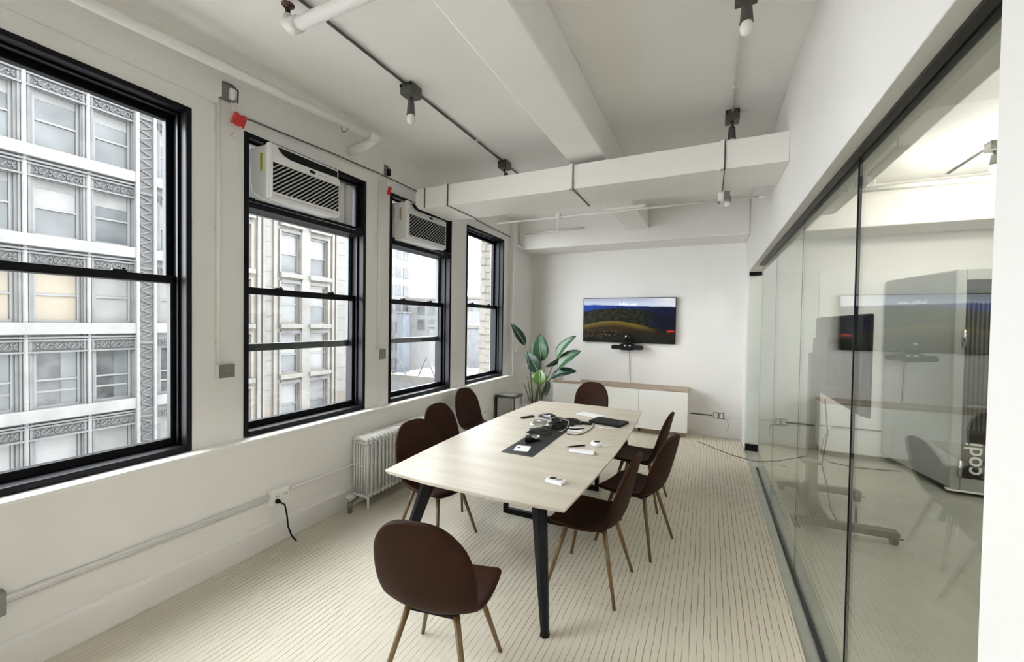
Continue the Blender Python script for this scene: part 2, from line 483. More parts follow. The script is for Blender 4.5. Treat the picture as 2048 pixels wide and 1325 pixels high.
# ------------------------------------------------------------------ glass partition
gp = thing('glass_partition', 'frameless glass wall between the meeting room and the office', 'glass wall', kind='thing')
joints = [1.17, 2.376, 3.60, 4.86, 6.06]
for a, b_ in zip(joints, joints[1:]):
    g = B(XG - 0.005, XG + 0.005, a + 0.001, b_ - 0.001, 0.007, 2.588).build('glass_panel', M['partglass'], gp)
    B(XG - 0.002, XG + 0.002, b_ - 0.0012, b_ - 0.0006, 0.01, 2.588).build('polished_edge', M['glassedge'], g)
B(XG - 0.0075, XG + 0.0075, 2.3720, 2.3785, 0.005, 2.588).build('black_joint', M['black'], gp)
tr = MB().box(XG - 0.036, XG - 0.005, 1.17, 6.10, 2.574, 2.588).box(XG + 0.005, XG + 0.03, 1.17, 6.10, 2.574, 2.588)
tr.build('top_track', M['dark_track'], gp)
B(XG - 0.016, XG + 0.016, 1.17, 6.06, -0.012, 0.006).build('floor_track', M['dark_track'], gp)
gd = thing('open_glass_leaf', 'frameless glass door standing open at the far end of the glass wall', 'glass door', kind='thing')
B(0.53, 1.36, 6.874, 6.886, 0.012, 2.575).build('door_leaf', M['partglass'], gd)
B(1.3605, 1.3625, 6.874, 6.886, 0.012, 2.575).build('polished_edge', M['glassedge'], gd)
B(0.528, 0.70, 6.862, 6.898, 2.535, 2.588).build('patch_fitting', M['black'], gd, bevel=0.004)
B(0.528, 0.70, 6.862, 6.898, -0.012, 0.085).build('patch_fitting', M['black'], gd, bevel=0.004)

# ================================================================== OUTSIDE
tag(B(-120, -3.9, -60, 150, -16.2, -16.0).build('street', M['street_bounce']), 'street far below the windows', 'street', kind='structure')
tag(B(-4.2, -3.45, -60, YB, -16, 14).build('own_facade', M['stoneC']), 'outer wall of this building beside the room', 'wall', kind='structure')

XA = -24.0
PITCHZ = 3.46
def fac_window(parent, y0, y1, z0, z1, frame_m, pane_m, x=XA, sx=0.0, rail=True, t=0.09):
    """window set back in its opening: frame as the part, panes as sub-parts"""
    f = MB()
    xa, xb = x - 0.30, x - 0.14
    f.box(xa, xb, y0, y0 + t, z0, z1).box(xa, xb, y1 - t, y1, z0, z1).box(xa, xb, y0 + t, y1 - t, z1 - t, z1).box(xa, xb, y0 + t, y1 - t, z0, z0 + t)
    zm = z0 + (z1 - z0) * 0.48
    if rail: f.box(xa, xb - 0.02, y0 + t, y1 - t, zm - 0.04, zm + 0.04)
    o = f.build('window', frame_m, parent)
    if rail:
        B(xa + 0.04, xa + 0.07, y0 + t, y1 - t, z0 + t, zm - 0.04).build('pane', pane_m if not isinstance(pane_m, tuple) else pane_m[1], o)
        B(xa + 0.04, xa + 0.07, y0 + t, y1 - t, zm + 0.04, z1 - t).build('pane', pane_m if not isinstance(pane_m, tuple) else pane_m[0], o)
    else:
        B(xa + 0.04, xa + 0.07, y0 + t, y1 - t, z0 + t, z1 - t).build('pane', pane_m if not isinstance(pane_m, tuple) else pane_m[0], o)
    return o
def wall_with_holes(parent, name, m, x, depth, ylo, yhi, zlo, zhi, cols, rows):
    mb = MB()
    ys = sorted(cols)
    p = ylo
    for a, b_ in ys:
        mb.box(x - depth, x, p, a, zlo, zhi); p = b_
    mb.box(x - depth, x, p, yhi, zlo, zhi)
    for a, b_ in ys:
        q = zlo
        for c0, c1 in sorted(rows):
            mb.box(x - depth, x, a, b_, q, c0); q = c1
        mb.box(x - depth, x, a, b_, q, zhi)
    mb.box(x - depth - 0.6, x - depth, ylo, yhi, zlo, zhi)
    return mb.build(name, m, parent)

# ---- ornate grey building straight across
A = thing('ornate_building', 'grey terracotta building with carved bands across the street', 'building', (0, 0, 0))
colsA = [(1.10, 2.40), (2.92, 4.22), (4.72, 6.02), (6.52, 7.88), (8.30, 9.57), (10.66, 11.96)]
rowsA = [(8.47 + PITCHZ * k, 10.78 + PITCHZ * k) for k in range(-4, 2)]
wall_with_holes(A, 'facade_wall', M['stoneA'], XA, 0.45, -1.0, 12.4, -16, 16.2, colsA, rowsA)
prng = random.Random(3)
PK = {1: [M['pane_grey']] * 6, 0: [M['pane_grey']] * 6, -1: [M['pane_blind'], M['pane_grey']] * 3, -2: [M['pane_cream']] * 4 + [M['pane_blind']] * 2, -3: [M['pane_dark']] * 6, -4: [M['pane_blind']] * 6}
for k in range(-4, 2):
    z0, z1 = rowsA[k + 4]
    for ci, (a, b_) in enumerate(colsA):
        pm = PK[k][ci]
        if k == -1: pm = (M['pane_blind'], M['pane_grey']) if ci % 2 else M['pane_grey']
        fw = fac_window(A, a, b_, z0, z1, M['facframe'], pm)
        if k in (0, 1, -1):
            hb = prng.uniform(0.25, 0.6)
            B(XA - 0.225, XA - 0.215, a + 0.09, b_ - 0.09, z1 - 0.09 - hb, z1 - 0.09).build('roller_blind', M['stoneA_lt'], fw)
        if k == -3:
            wc = prng.uniform(0.3, 0.6)
            B(XA - 0.225, XA - 0.215, b_ - 0.09 - wc, b_ - 0.09, z0 + 0.09, z1 - 0.09).build('curtain', M['pane_grey'], fw)
            B(XA - 0.22, XA - 0.20, a + 0.09, b_ - 0.09, z0 + 0.6, z0 + 0.68).build('inner_rail', M['stoneA_lt'], fw)
    # pale sill band, string courses, carved spandrel per bay
    B(XA, XA + 0.28, -1.0, 9.72, z0 - 0.50, z0 - 0.02).build('sill_band', M['stoneA_lt'], A, bevel=0.03)
    B(XA, XA + 0.28, 10.34, 12.4, z0 - 0.50, z0 - 0.02).build('sill_band', M['stoneA_lt'], A, bevel=0.03)
    for zz, d in ((-0.62, 0.20), (-0.74, 0.14), (-1.20, 0.16)):
        B(XA, XA + d, -1.0, 9.72, z0 + zz - 0.035, z0 + zz + 0.035).build('string_course', M['stoneA'], A)
    for ci, (a, b_) in enumerate(colsA):
        sp = MB().box(XA, XA + 0.03, a - 0.08, b_ + 0.08, z0 - 1.12, z0 - 0.80)
        n = 7; step_ = (b_ - a) / n
        for q in range(n):
            ya = a + q * step_
            zlo, zhi = z0 - 1.08, z0 - 0.84
            for s_ in ((zlo, zhi), (zhi, zlo)):
                if s_[0] > s_[1] and q % 2: continue
                sp.quadbox((XA + 0.03, ya, s_[0]), (XA + 0.03, ya + 0.05, s_[0]), (XA + 0.03, ya + step_ + 0.05, s_[1]), (XA + 0.03, ya + step_, s_[1]), (0.07, 0, 0))
        sp.build('carved_panel', M['stoneA_dk'], A)
# slender rods on the mullion piers
for yc in (2.66, 4.47, 6.27, 8.09):
    MB().tube([(XA + 0.10, yc, -16), (XA + 0.10, yc, 16.2)], 0.075, 8).build('pier_rod', M['stoneA_lt'], A, smooth=True)
    for s_ in (-1, 1):
        B(XA, XA + 0.09, yc + s_ * 0.13 - 0.035, yc + s_ * 0.13 + 0.035, -16, 16.2).build('pier_fillet', M['stoneA'], A)
# carved pilaster
for y0, y1, d in ((9.62, 9.76, 0.34), (10.28, 10.40, 0.34)):
    B(XA, XA + d, y0, y1, -16, 16.2).build('pilaster_edge', M['stoneA_lt'], A, bevel=0.03)
for k in range(-4, 2):
    z0 = 8.47 + PITCHZ * k
    pl = MB().box(XA, XA + 0.16, 9.76, 10.28, z0 - 0.9, z0 + 2.5)
    for q in range(14):
        zz = z0 - 0.75 + q * 0.225
        up = q % 2
        pl.quadbox((XA + 0.16, 9.80, zz + (0.2 if up else 0)), (XA + 0.16, 9.80, zz + 0.07 + (0.2 if up else 0)), (XA + 0.16, 10.24, zz + 0.07 + (0 if up else 0.2)), (XA + 0.16, 10.24, zz + (0 if up else 0.2)), (0.08, 0, 0))
    pl.box(XA + 0.16, XA + 0.26, 9.78, 10.26, z0 - 0.98, z0 - 0.86)
    pl.build('pilaster_carving', M['stoneA_dk'], A)

# ---- cream building with paired windows
Bd = thing('cream_building', 'cream limestone building with paired windows across the street', 'building', (0, 0, 0))
colsB = [(13.2, 15.0), (16.90, 18.20), (18.95, 20.33), (23.6, 24.9)]
rowsB = [(4.72 + 3.18 * k, 7.25 + 3.18 * k) for k in range(-4, 3)]
wall_with_holes(Bd, 'facade_wall', M['stoneB'], XA, 0.45, 12.4, 25.6, -16, 16.5, colsB, rowsB)
for k in range(-4, 3):
    z0, z1 = rowsB[k + 4]
    for ci, (a, b_) in enumerate(colsB):
        fac_window(Bd, a, b_, z0, z1, M['facframe'], (M['pane_blind'], M['pane_grey'] if (ci + k) % 3 else M['pane_blind']), t=0.11)
        B(XA, XA + 0.30, a - 0.16, b_ + 0.16, z0 - 0.30, z0 - 0.02).build('window_sill', M['stoneB_lt'], Bd, bevel=0.03)
        B(XA, XA + 0.10, a - 0.02, b_ + 0.02, z0 - 0.64, z0 - 0.42).build('apron_panel', M['stoneA'], Bd, bevel=0.02)
        fr_ = MB().box(XA, XA + 0.09, a - 0.16, a - 0.02, z0, z1 + 0.14).box(XA, XA + 0.09, b_ + 0.02, b_ + 0.16, z0, z1 + 0.14).box(XA, XA + 0.09, a - 0.02, b_ + 0.02, z1 + 0.02, z1 + 0.14)
        fr_.build('window_surround', M['stoneB_lt'], Bd)
for yc, w_ in ((15.45, 0.10), (15.75, 0.07), (16.45, 0.10), (20.75, 0.09), (21.05, 0.07), (18.57, 0.30), (22.9, 0.12)):
    B(XA, XA + 0.14, yc - w_, yc + w_, -16, 16.5).build('pier_strip', M['stoneB_lt'], Bd)
for q in range(15):
    zz = -3.4 + q * 0.9
    B(XA, XA + 0.02, 21.2, 22.7, zz, zz + 0.86).build('stone_block', M['stoneB_lt'], Bd)
    B(XA, XA + 0.02, 15.85, 16.32, zz, zz + 0.86).build('stone_block', M['stoneB_lt'], Bd)

# ---- tower and low blocks seen past the second air conditioner
T = thing('pale_tower', 'pale distant tower on the far side of the rooftops', 'building', (-46, 53, 0))
tw = MB().box(-3.4, 0.0, -3, 3, -16, 24)
tw.build('tower_wall', M['stoneC'], T)
for r_ in range(9):
    for c_ in range(3):
        B(0.0, 0.06, -2.5 + c_ * 1.8, -1.3 + c_ * 1.8, -6 + r_ * 3.0, -4.3 + r_ * 3.0).build('window', M['pane_grey'], T)
        B(-2.9 + c_ * 1.05, -2.3 + c_ * 1.05, -3.06, -3.0, -6 + r_ * 3.0, -4.3 + r_ * 3.0).build('window', M['pane_grey'], T)
L = thing('low_white_block', 'low white office block with two rows of small windows', 'building', (-45.7, 55, 0))
MB().box(0, 20, 0, 14, -16, 5.4).build('block_wall', M['stoneC'], L)
B(-0.2, 20.2, -0.2, 14, 5.4, 5.8).build('parapet', M['stoneB_lt'], L)
for r_ in range(2):
    for c_ in range(8):
        f = B(2.0 + c_ * 2.3, 3.5 + c_ * 2.3, -0.08, 0.0, 0.4 + r_ * 2.6, 2.2 + r_ * 2.6).build('window', M['facframe'], L)
        B(2.15 + c_ * 2.3, 3.35 + c_ * 2.3, -0.12, -0.08, 0.55 + r_ * 2.6, 2.05 + r_ * 2.6).build('pane', M['pane_grey'], f)
S = thing('rooftop_house', 'white rendered rooftop house with parapet beyond the second window', 'building', (-27, 36, 0))
MB().box(0, 8.5, 0, 9, -16, 1.2).build('house_wall', M['stoneC'], S)
B(-0.15, 8.6, -0.15, 9, 1.2, 1.5).build('parapet', M['stoneB_lt'], S)
G = thing('stair_shaft', 'tall blue-grey shaft rising from the lower roof', 'shaft', (-24.6, 28.3, 0))
MB().box(-0.1, 0.55, 0, 0.9, -16, 2.5).build('shaft_wall', M['bluegrey'], G)
B(-0.2, 0.65, -0.1, 1.0, 2.5, 2.62).build('cap', M['stoneA'], G)
LR = thing('lower_roof', 'lower roof with thin pipe trestles beyond the second window', 'roof', (-21, 24, 0))
MB().box(-3.5, 4.5, 0, 11, -16, -2.7).build('roof_slab', M['stoneC'], LR)
for q, (xx, yy) in enumerate(((-0.6, 1.0), (0.5, 3.0), (1.4, 5.5))):
    MB().tube([(xx - 0.8, yy, -2.7), (xx, yy, -1.1), (xx + 0.9, yy, -2.7)], 0.05, 6).build('trestle', M['stoneA_dk'], LR)
MB().tube([(-2.3, 0.5, -2.7), (-0.9, 0.9, 1.0)], 0.04, 6).build('guy_wire', M['stoneA_dk'], LR)
B(-3.4, 4.4, 0.0, 0.25, -2.7, -2.2).build('kerb', M['stoneB_lt'], LR)

# ---- banded buff building seen through the last window
D = thing('banded_brick_building', 'buff brick building with dark horizontal bands outside the last window', 'building', (-8.35, 14.5, 0))
MB().box(0, 4.3, 0, 7, -16, 11.5).build('brick_wall', M['stoneD'], D)
for q in range(46):
    zz = -3.2 + q * 0.28
    B(-0.012, 4.3, -0.014, 0.0, zz, zz + 0.022).build('brick_course', M['stoneD_dk'], D)
for q in range(23):
    B(-0.03, 0.24, -0.03, 0.2, -3.15 + q * 0.56, -3.15 + q * 0.56 + 0.27).build('quoin', M['stoneD'], D)
N = thing('grey_corner_house', 'small grey house front behind the banded brick building', 'building', (-29, 46, 0))
MB().box(-2.0, 7.0, 4.0, 8, -16, 3.3).build('house_wall', M['stoneC'], N)
for c_ in range(3):
    B(0.6 + c_ * 2.0, 1.9 + c_ * 2.0, 3.94, 4.0, 0.9, 2.7).build('window', M['bluegrey'], N)

# ================================================================== CEILING FITTINGS
# ---- duct
d = thing('air_duct', 'white rectangular air duct crossing the room under the beam', 'duct')
MB().prism([(-2.92, 3.07), (-2.88, 3.025), (XR, 3.025), (XR, 3.245), (-2.88, 3.245), (-2.92, 3.20)], 'y', 3.62, 4.20).build('duct_body', M['duct'], d, bevel=0.008)
for x in (-2.52, -1.16, 0.063):
    fl = MB().box(x - 0.006, x + 0.022, 3.606, 4.205, 3.012, 3.025).box(x - 0.006, x + 0.022, 3.606, 3.62, 3.012, 3.25)
    fl.build('flange', M['duct'], d, bevel=0.003)
    gpz = MB().box(x + 0.024, x + 0.030, 3.610, 4.20, 3.019, 3.025).box(x + 0.024, x + 0.030, 3.610, 3.62, 3.019, 3.247)
    gpz.build('seam', M['lampgrey'], d)
B(-2.80, -2.786, 3.612, 3.62, 3.03, 3.24).build('seam', M['lampgrey'], d)
# ---- sprinkler pipe behind the duct
p = thing('sprinkler_pipe', 'thin white sprinkler pipe running behind the air duct', 'pipe')
MB().tube([(-2.35, 4.46, 3.01), (0.43, 4.46, 3.01)], 0.011, 10).build('pipe_run', M['pipe'], p, smooth=True)
B(-1.05, -0.62, 4.44, 4.48, 3.02, 3.05).build('hanger_strip', M['pipe'], p, bevel=0.004)
for x in (-1.57,):
    B(x - 0.02, x + 0.03, 4.43, 4.49, 2.985, 3.055).build('tee_fitting', M['pipe'], p, bevel=0.006)
    MB().tube([(x, 4.46, 2.99), (x, 4.46, 2.83)], 0.007, 8).build('drop_tube', M['pipe'], p, smooth=True)
for x in (0.07, 0.16):
    B(x - 0.012, x + 0.012, 4.44, 4.48, 2.98, 3.045).build('clip', M['galv'], p)
MB().lathe([(0.014, 0), (0.018, 0.03), (0.016, 0.05)], 10, (0.40, 4.46, 3.01), 'x').build('end_cap', M['pipe'], p, smooth=True)
for x in (-1.55, 0.115):
    MB().tube([(x, 4.46, 3.02), (x, 4.46, ZC)], 0.005, 6).build('hanger_rod', M['pipe'], p)
sb = thing('sensor_box', 'small sensor with grey lens hanging under the duct seam', 'sensor', (0.085, 4.24, 2.95))
B(-0.03, 0.02, -0.03, 0.03, 0.0, 0.075).build('body', M['white_plastic'], sb, bevel=0.006)
B(0.022, 0.068, -0.028, 0.028, 0.0, 0.075).build('grey_plate', M['grey_plate'], sb, bevel=0.004)
MB().lathe([(0.02, -0.06), (0.028, -0.04), (0.02, -0.015)], 12, (0.05, 0, 0)).build('lens', M['white_plastic'], sb, smooth=True)
# ---- conduit on the far soffit and riser at the corner
p = thing('corner_conduit', 'white conduit bending down at the corner of the soffit', 'conduit')
MB().tube([(-1.9, 6.73, 3.40)] + [(-2.95, 6.73, 3.40)] + arc((-2.95, 6.73, 3.31), 0.09, 90, 180, 6) + [(-3.04, 6.73, 3.13)], 0.018, 10).build('pipe_run', M['pipe'], p, smooth=True)
MB().tube([(-3.05, 6.60, 3.16), (-3.05, 6.72, 3.13)], 0.026, 12).build('coupling', M['pipe'], p, smooth=True)
# ---- pipe along the window wall
p = thing('wall_pipe', 'thick white pipe along the top of the window wall ending in an elbow', 'pipe')
MB().tube([(-3.01, -1.5, 3.42), (-2.97, 0.9, 3.435), (-2.93, 2.1, 3.49), (-2.88, 2.98, 3.53)], 0.030, 14).build('pipe_run', M['pipe'], p, smooth=True)
MB().tube([(-2.885, 2.90, 3.525), (-2.875, 3.04, 3.532)], 0.040, 14).build('collar', M['pipe'], p, smooth=True)
MB().tube([(-2.88, 2.98, 3.53), (-2.92, 2.96, 3.49), (-3.02, 2.93, 3.45), (-3.15, 2.92, 3.43)], [0.036, 0.042, 0.046, 0.040], 14).build('elbow', M['pipe'], p, smooth=True)
MB().tube([(-2.93, 2.66, 3.50), (-2.93, 2.66, 3.65)], 0.006, 8).build('hanger_rod', M['pipe'], p, smooth=True)
MB().lathe([(0.034, 0.0), (0.034, 0.010)], 14, (-2.93, 2.66, 3.638)).build('ceiling_plate', M['pipe'], p)
MB().tube([(-2.93, 2.63, 3.45)] + arc((-2.93, 2.66, 3.51), 0.045, 180, 360, 8, 'xz'), 0.004, 6).build('hanger_ring', M['galv'], p)
# ---- sprinkler branch near the camera
p = thing('sprinkler_branch', 'thick white ceiling pipe with an upright rusty sprinkler head', 'pipe')
MB().tube([(-2.17, 1.60, 3.475), (-1.0, 1.60, 3.475), (-0.2, 1.60, 3.475)], 0.036, 16).build('pipe_run', M['pipe'], p, smooth=True)
MB().tube([(-2.13, 1.60, 3.475), (-2.19, 1.60, 3.478), (-2.215, 1.60, 3.50), (-2.22, 1.60, 3.55)], [0.044, 0.044, 0.040, 0.024], 14).build('elbow', M['pipe'], p, smooth=True)
hd = MB().lathe([(0.012, 0.0), (0.012, 0.02), (0.006, 0.03), (0.006, 0.05), (0.034, 0.055), (0.036, 0.06), (0.012, 0.064)], 14, (-2.22, 1.60, 3.55))
hd.tube([(-2.235, 1.60, 3.56), (-2.240, 1.60, 3.59), (-2.232, 1.60, 3.608)], 0.004, 6).tube([(-2.205, 1.60, 3.56), (-2.200, 1.60, 3.59), (-2.208, 1.60, 3.608)], 0.004, 6)
hd.build('sprinkler_head', M['rust'], p, smooth=True)

# ---- track lamps
def ceiling_run(name, label, x, y0, y1):
    o = thing(name, label, 'conduit', group='ceiling light conduits')
    MB().tube([(x, y0, ZC - 0.016), (x, y1, ZC - 0.016)], 0.010, 8).build('conduit_run', M['pipe'] if x > 0 else M['lampgrey'], o, smooth=True)
    yy = y0 + 0.4
    while yy < y1:
        B(x - 0.022, x + 0.022, yy - 0.008, yy + 0.008, ZC - 0.028, ZC).build('strap', M['pipe'], o)
        yy += 1.05
ceiling_run('light_conduit', 'dark thin conduit linking the lamps above the window side', -2.15, -1.0, 4.64)
ceiling_run('light_conduit', 'white thin conduit linking the lamps above the glass wall side', 0.15, -1.0, 4.12)
def lamp(label, x, y, tilt, lit=False, swivel=0.0, scale=1.0):
    o = thing('ceiling_lamp', label, 'lamp', (x, y, ZC), swivel, 'grey ceiling lamps')
    bx_ = B(-0.055, 0.055, -0.065, 0.065, -0.085, 0.0).build('junction_box', M['lampgrey'], o, bevel=0.004)
    for s_ in (-1, 1):
        B(s_ * 0.045 - 0.006, s_ * 0.045 + 0.006, -0.075, -0.065, -0.03, -0.015).build('screw', M['black'], bx_)
    MB().tube([(0, 0, -0.085), (0, 0, -0.118)], 0.012, 10).build('swivel_stem', M['lampgrey'], o, smooth=True)
    hd = MB().lathe([(0.020, -0.118), (0.026, -0.13), (0.032, -0.21), (0.034, -0.225), (0.030, -0.225)], 16).build('lamp_head', M['lampgrey'], o, auto=True)
    hd.rotation_euler = (tilt, 0, 0)
    bl = MB().lathe([(0.022, -0.215), (0.031, -0.235), (0.033, -0.262), (0.026, -0.285), (0.010, -0.296)], 16).build('bulb', M['lit'] if lit else M['bulb'], o, smooth=True)
    bl.rotation_euler = (tilt, 0, 0)
    return o
lamp('grey ceiling lamp with bulb pointing down beside the thick sprinkler pipe', -2.15, 2.60, 0.0)
lamp('grey ceiling lamp on the window side just before the air duct', -2.15, 4.25, R(14))
lamp('grey ceiling lamp on the glass wall side at the top of the view', 0.15, 2.56, R(-4))
lamp('grey ceiling lamp on the glass wall side just above the air duct', 0.15, 4.05, R(6))

# office side: far lit lamp is seen; two nearer ones added unseen for light
oc = thing('office_conduit', 'thin dark conduit feeding the lit office lamps', 'conduit')
MB().tube([(2.51, 0.2, ZC - 0.016), (2.51, 6.6, ZC - 0.016)], 0.010, 8).build('conduit_run', M['lampgrey'], oc, smooth=True)
for yy in (1.3, 3.4, 5.72):
    lamp('lit office lamp glowing behind the glass above the grey booth' if yy > 5 else 'added unseen lamp that lights the office at %s third of its conduit' % ('first' if yy < 2 else 'middle'), 2.51, yy, 0.0, True)
    ld = bpy.data.lights.new('office_lamp_light', 'POINT'); ld.energy = 38; ld.color = (1.0, 0.94, 0.86); ld.shadow_soft_size = 0.06
    lo = bpy.data.objects.new('office_lamp_light', ld); C.objects.link(lo); lo.location = (2.51, yy, ZC - 0.36)
op = thing('office_pipe', 'white pipe crossing the office ceiling behind the glass', 'pipe')
MB().tube([(1.3, 6.45, 3.50), (5.5, 6.45, 3.50)], 0.03, 12).build('pipe_run', M['pipe'], op, smooth=True)
for x in (1.8, 3.4, 5.0):
    MB().tube([(x, 6.45, 3.50), (x, 6.45, ZC)], 0.006, 6).build('hanger_rod', M['pipe'], op)

# ================================================================== WINDOW WALL FITTINGS
def ac_unit(label, y0, y1, z0, z1, lime):
    w_ = y1 - y0; h = z1 - z0
    o = thing('air_conditioner', label, 'air conditioner', (-3.0, y0, z0), 0, 'window air conditioners')
    # body: front fascia at local x=0, reaching outside through the window
    MB().box(-0.62, -0.05, 0.012, w_ - 0.012, 0.012, h - 0.012).build('casing', M['ac_white'], o, bevel=0.008)
    MB().box(-0.06, -0.012, 0.0, w_, 0.0, h).build('fascia', M['ac_white'], o, bevel=0.02, segs=3)
    fm = MB()   # raised front rim around the louvre field
    gy0, gy1, gz0, gz1 = 0.022, w_ - 0.012, 0.055, h - 0.150
    fm.box(-0.012, 0.004, 0.01, w_ - 0.01, 0.012, gz0).box(-0.012, 0.004, 0.01, gy0, gz0, gz1).box(-0.012, 0.004, gy1, w_ - 0.01, gz0, gz1).box(-0.012, 0.004, 0.01, w_ - 0.01, gz1, h - 0.09)
    fm.build('front_rim', M['ac_white'], o, bevel=0.004)
    B(-0.012, -0.009, gy0, gy1, gz0, gz1).build('louvre_backing', M['black'], o)
    # diagonal louvres, each one a slat clipped to the field
    ang = R(38); dy, dz = math.cos(ang), math.sin(ang)
    n = 22
    span = (gz1 - gz0) * dy + (gy1 - gy0) * dz
    for q in range(n):
        off = (q + 0.5) / n * span          # distance along the slat normal
        # line points satisfy -(y-gy0)*dz + (z-gz1+...)...
        c0 = off - (gy1 - gy0) * dz
        pts = []
        for yy in (gy0, gy1):
            zz = gz0 + (c0 + (yy - gy0) * dz) / dy
            if gz0 <= zz <= gz1: pts.append((yy, zz))
        for zz in (gz0, gz1):
            yy = gy0 + ((zz - gz0) * dy - c0) / dz
            if gy0 < yy < gy1: pts.append((yy, zz))
        if len(pts) < 2: continue
        (ya, za), (yb, zb) = sorted(pts)[0], sorted(pts)[-1]
        if abs(yb - ya) < 0.03: continue
        t = 0.0062
        MB().quadbox((-0.009, ya, za - t), (-0.009, yb, zb - t), (-0.004, yb, zb + t), (-0.004, ya, za + t), (0.008, 0, 0)).build('slat', M['slat'], o)
    # black intake slot across the top
    sl = [(0.07, h - 0.025), (w_ - 0.03, h - 0.025), (w_ - 0.03, h - 0.075), (0.20, h - 0.088), (0.12, h - 0.070), (0.085, h - 0.045)]
    MB().prism(sl, 'x', -0.014, -0.002).build('intake_slot', M['black'], o)
    B(0.003, 0.006, w_ * 0.52, w_ * 0.60, gz1 + 0.022, gz1 + 0.045).build('display', M['black'], o)
    for q in range(3):
        B(0.003, 0.006, w_ * 0.66 + q * 0.03, w_ * 0.66 + q * 0.03 + 0.015, gz1 + 0.028, gz1 + 0.038).build('button', M['slat'], o)
    B(-0.13, -0.105, 0.0085, 0.0125, h * 0.52, h * 0.83).build('energy_sticker', M['lime'] if lime else M['cabtop'], o)
    B(0.003, 0.007, 0.03, w_ - 0.03, 0.028, 0.034).build('lower_seam', M['slat'], o)
    return o
ac_unit('white window air conditioner with a bright lime sticker, larger of the two', 2.02, 2.675, 2.715, 3.145, True)
ac_unit('white window air conditioner partly hidden by the end of the duct', 3.60, 4.33, 2.70, 3.14, False)
for a, b_, lab in ((2.69, 3.13, 'folded white filler panel beside the larger air conditioner'), (4.345, 4.69, 'folded white filler panel beside the air conditioner under the duct')):
    o = thing('filler_panel', lab, 'panel', (0, 0, 0))
    n = 8
    for q in range(n):
        ya = a + (b_ - a) * q / n; yb = a + (b_ - a) * (q + 1) / n
        s_ = 0.012 if q % 2 else -0.012
        MB().quadbox((-3.35 - s_, ya, 2.712), (-3.35 + s_, yb, 2.712), (-3.35 + s_, yb, 3.18), (-3.35 - s_, ya, 3.18), (0.003, 0, 0)).build('pleat', M['white_plastic'], o)
# power cords of the units
tag(MB().tube([(-3.165, 1.985, 2.98), (-3.16, 1.975, 2.86), (-3.15, 1.985, 2.77), (-3.10, 2.02, 2.722), (-3.06, 2.06, 2.71)], 0.006, 8).build('appliance_cable', M['white_plastic'], smooth=True), 'white cord looping beside the larger air conditioner', 'cord')
tag(MB().tube([(-3.17, 3.57, 3.10), (-3.15, 3.585, 3.00), (-3.165, 3.57, 2.90)], 0.006, 8).build('appliance_cable', M['white_plastic'], smooth=True), 'white cord looping beside the air conditioner under the duct', 'cord')

def outlet_box(name, label, cat, loc, face, sy, sz, depth, kind='blank', rz=0.0):
    """surface box whose back sits at loc, facing local +x"""
    o = thing(name, label, cat, loc, rz)
    B(0.0, depth, -sy / 2, sy / 2, -sz / 2, sz / 2).build('box', M['pipe'] if kind != 'grey' else M['grey_plate'], o, bevel=0.004)
    B(depth, depth + 0.006, -sy / 2 + 0.004, sy / 2 - 0.004, -sz / 2 + 0.004, sz / 2 - 0.004).build('cover_plate', face, o, bevel=0.002)
    if kind in ('switch', 'grey'):
        MB().lathe([(0.009, 0), (0.009, 0.008)], 10, (depth + 0.006, 0, 0), 'x').build('knob', M['steel'], o)
    if kind == 'duplex':
        for s_ in (-1, 1):
            rc = B(depth + 0.006, depth + 0.010, s_ * sy * 0.24 - 0.022, s_ * sy * 0.24 + 0.022, -0.036, 0.036).build('socket', M['white_plastic'], o, bevel=0.004)
            for q in (-1, 1):
                B(depth + 0.010, depth + 0.0112, s_ * sy * 0.24 + q * 0.008 - 0.002, s_ * sy * 0.24 + q * 0.008 + 0.002, 0.0, 0.015).build('slot', M['black'], rc)
    return o
outlet_box('switch_box', 'grey box with knob below the drop conduit beside the first window', 'switch', (XW, 1.805, 1.418), M['grey_plate'], 0.115, 0.105, 0.045, 'switch')
outlet_box('switch_box', 'grey box with round knob beside the second air conditioner window', 'switch', (XW, 3.385, 1.443), M['grey_plate'], 0.105, 0.115, 0.045, 'switch')
def feed_box(label, y, z, big):
    o = thing('feed_box', label, 'outlet', (XW + 0.02, y, z), 0, 'outlet boxes above the windows')
    B(0, 0.05, -0.035, 0.055 if big else 0.035, -0.055, 0.055).build('box', M['grey_plate'], o, bevel=0.003)
    B(-0.004, 0.045, -0.045, -0.036, -0.055, 0.06).build('side_plate', M['pipe'], o, bevel=0.002)
    B(0.05, 0.085, 0.0, 0.035, -0.055, 0.02).build('plug', M['white_plastic'] if big else M['black'], o, bevel=0.008)
    if big:
        MB().tube([(0.045, -0.03, 0.052), (0.07, 0.02, 0.045), (0.075, 0.055, 0.02), (0.06, 0.06, -0.06)], 0.006, 8).build('loop_cord', M['lampgrey'], o, smooth=True)
    return o
feed_box('grey outlet box with white plug above the pier by the first window', 1.795, 3.425, True)
feed_box('small grey outlet box with black plug above the pier between the air conditioners', 3.40, 3.405, False)
for y, z0, z1, lab in ((1.765, 1.47, 3.375, 'white vertical conduit on the pier beside the first window'), (3.362, 1.50, 3.35, 'white vertical conduit on the pier between the air conditioners')):
    o = thing('drop_conduit', lab, 'conduit', (XW + 0.012, y, 0))
    MB().tube([(0, 0, z0), (0, 0, z1)], 0.016, 10).build('conduit_run', M['trim'], o, smooth=True)
    for zz in (z0 + 0.15, (z0 + z1) / 2, z1 - 0.2):
        B(-0.012, 0.012, -0.018, 0.018, zz, zz + 0.016).build('strap', M['pipe'], o)
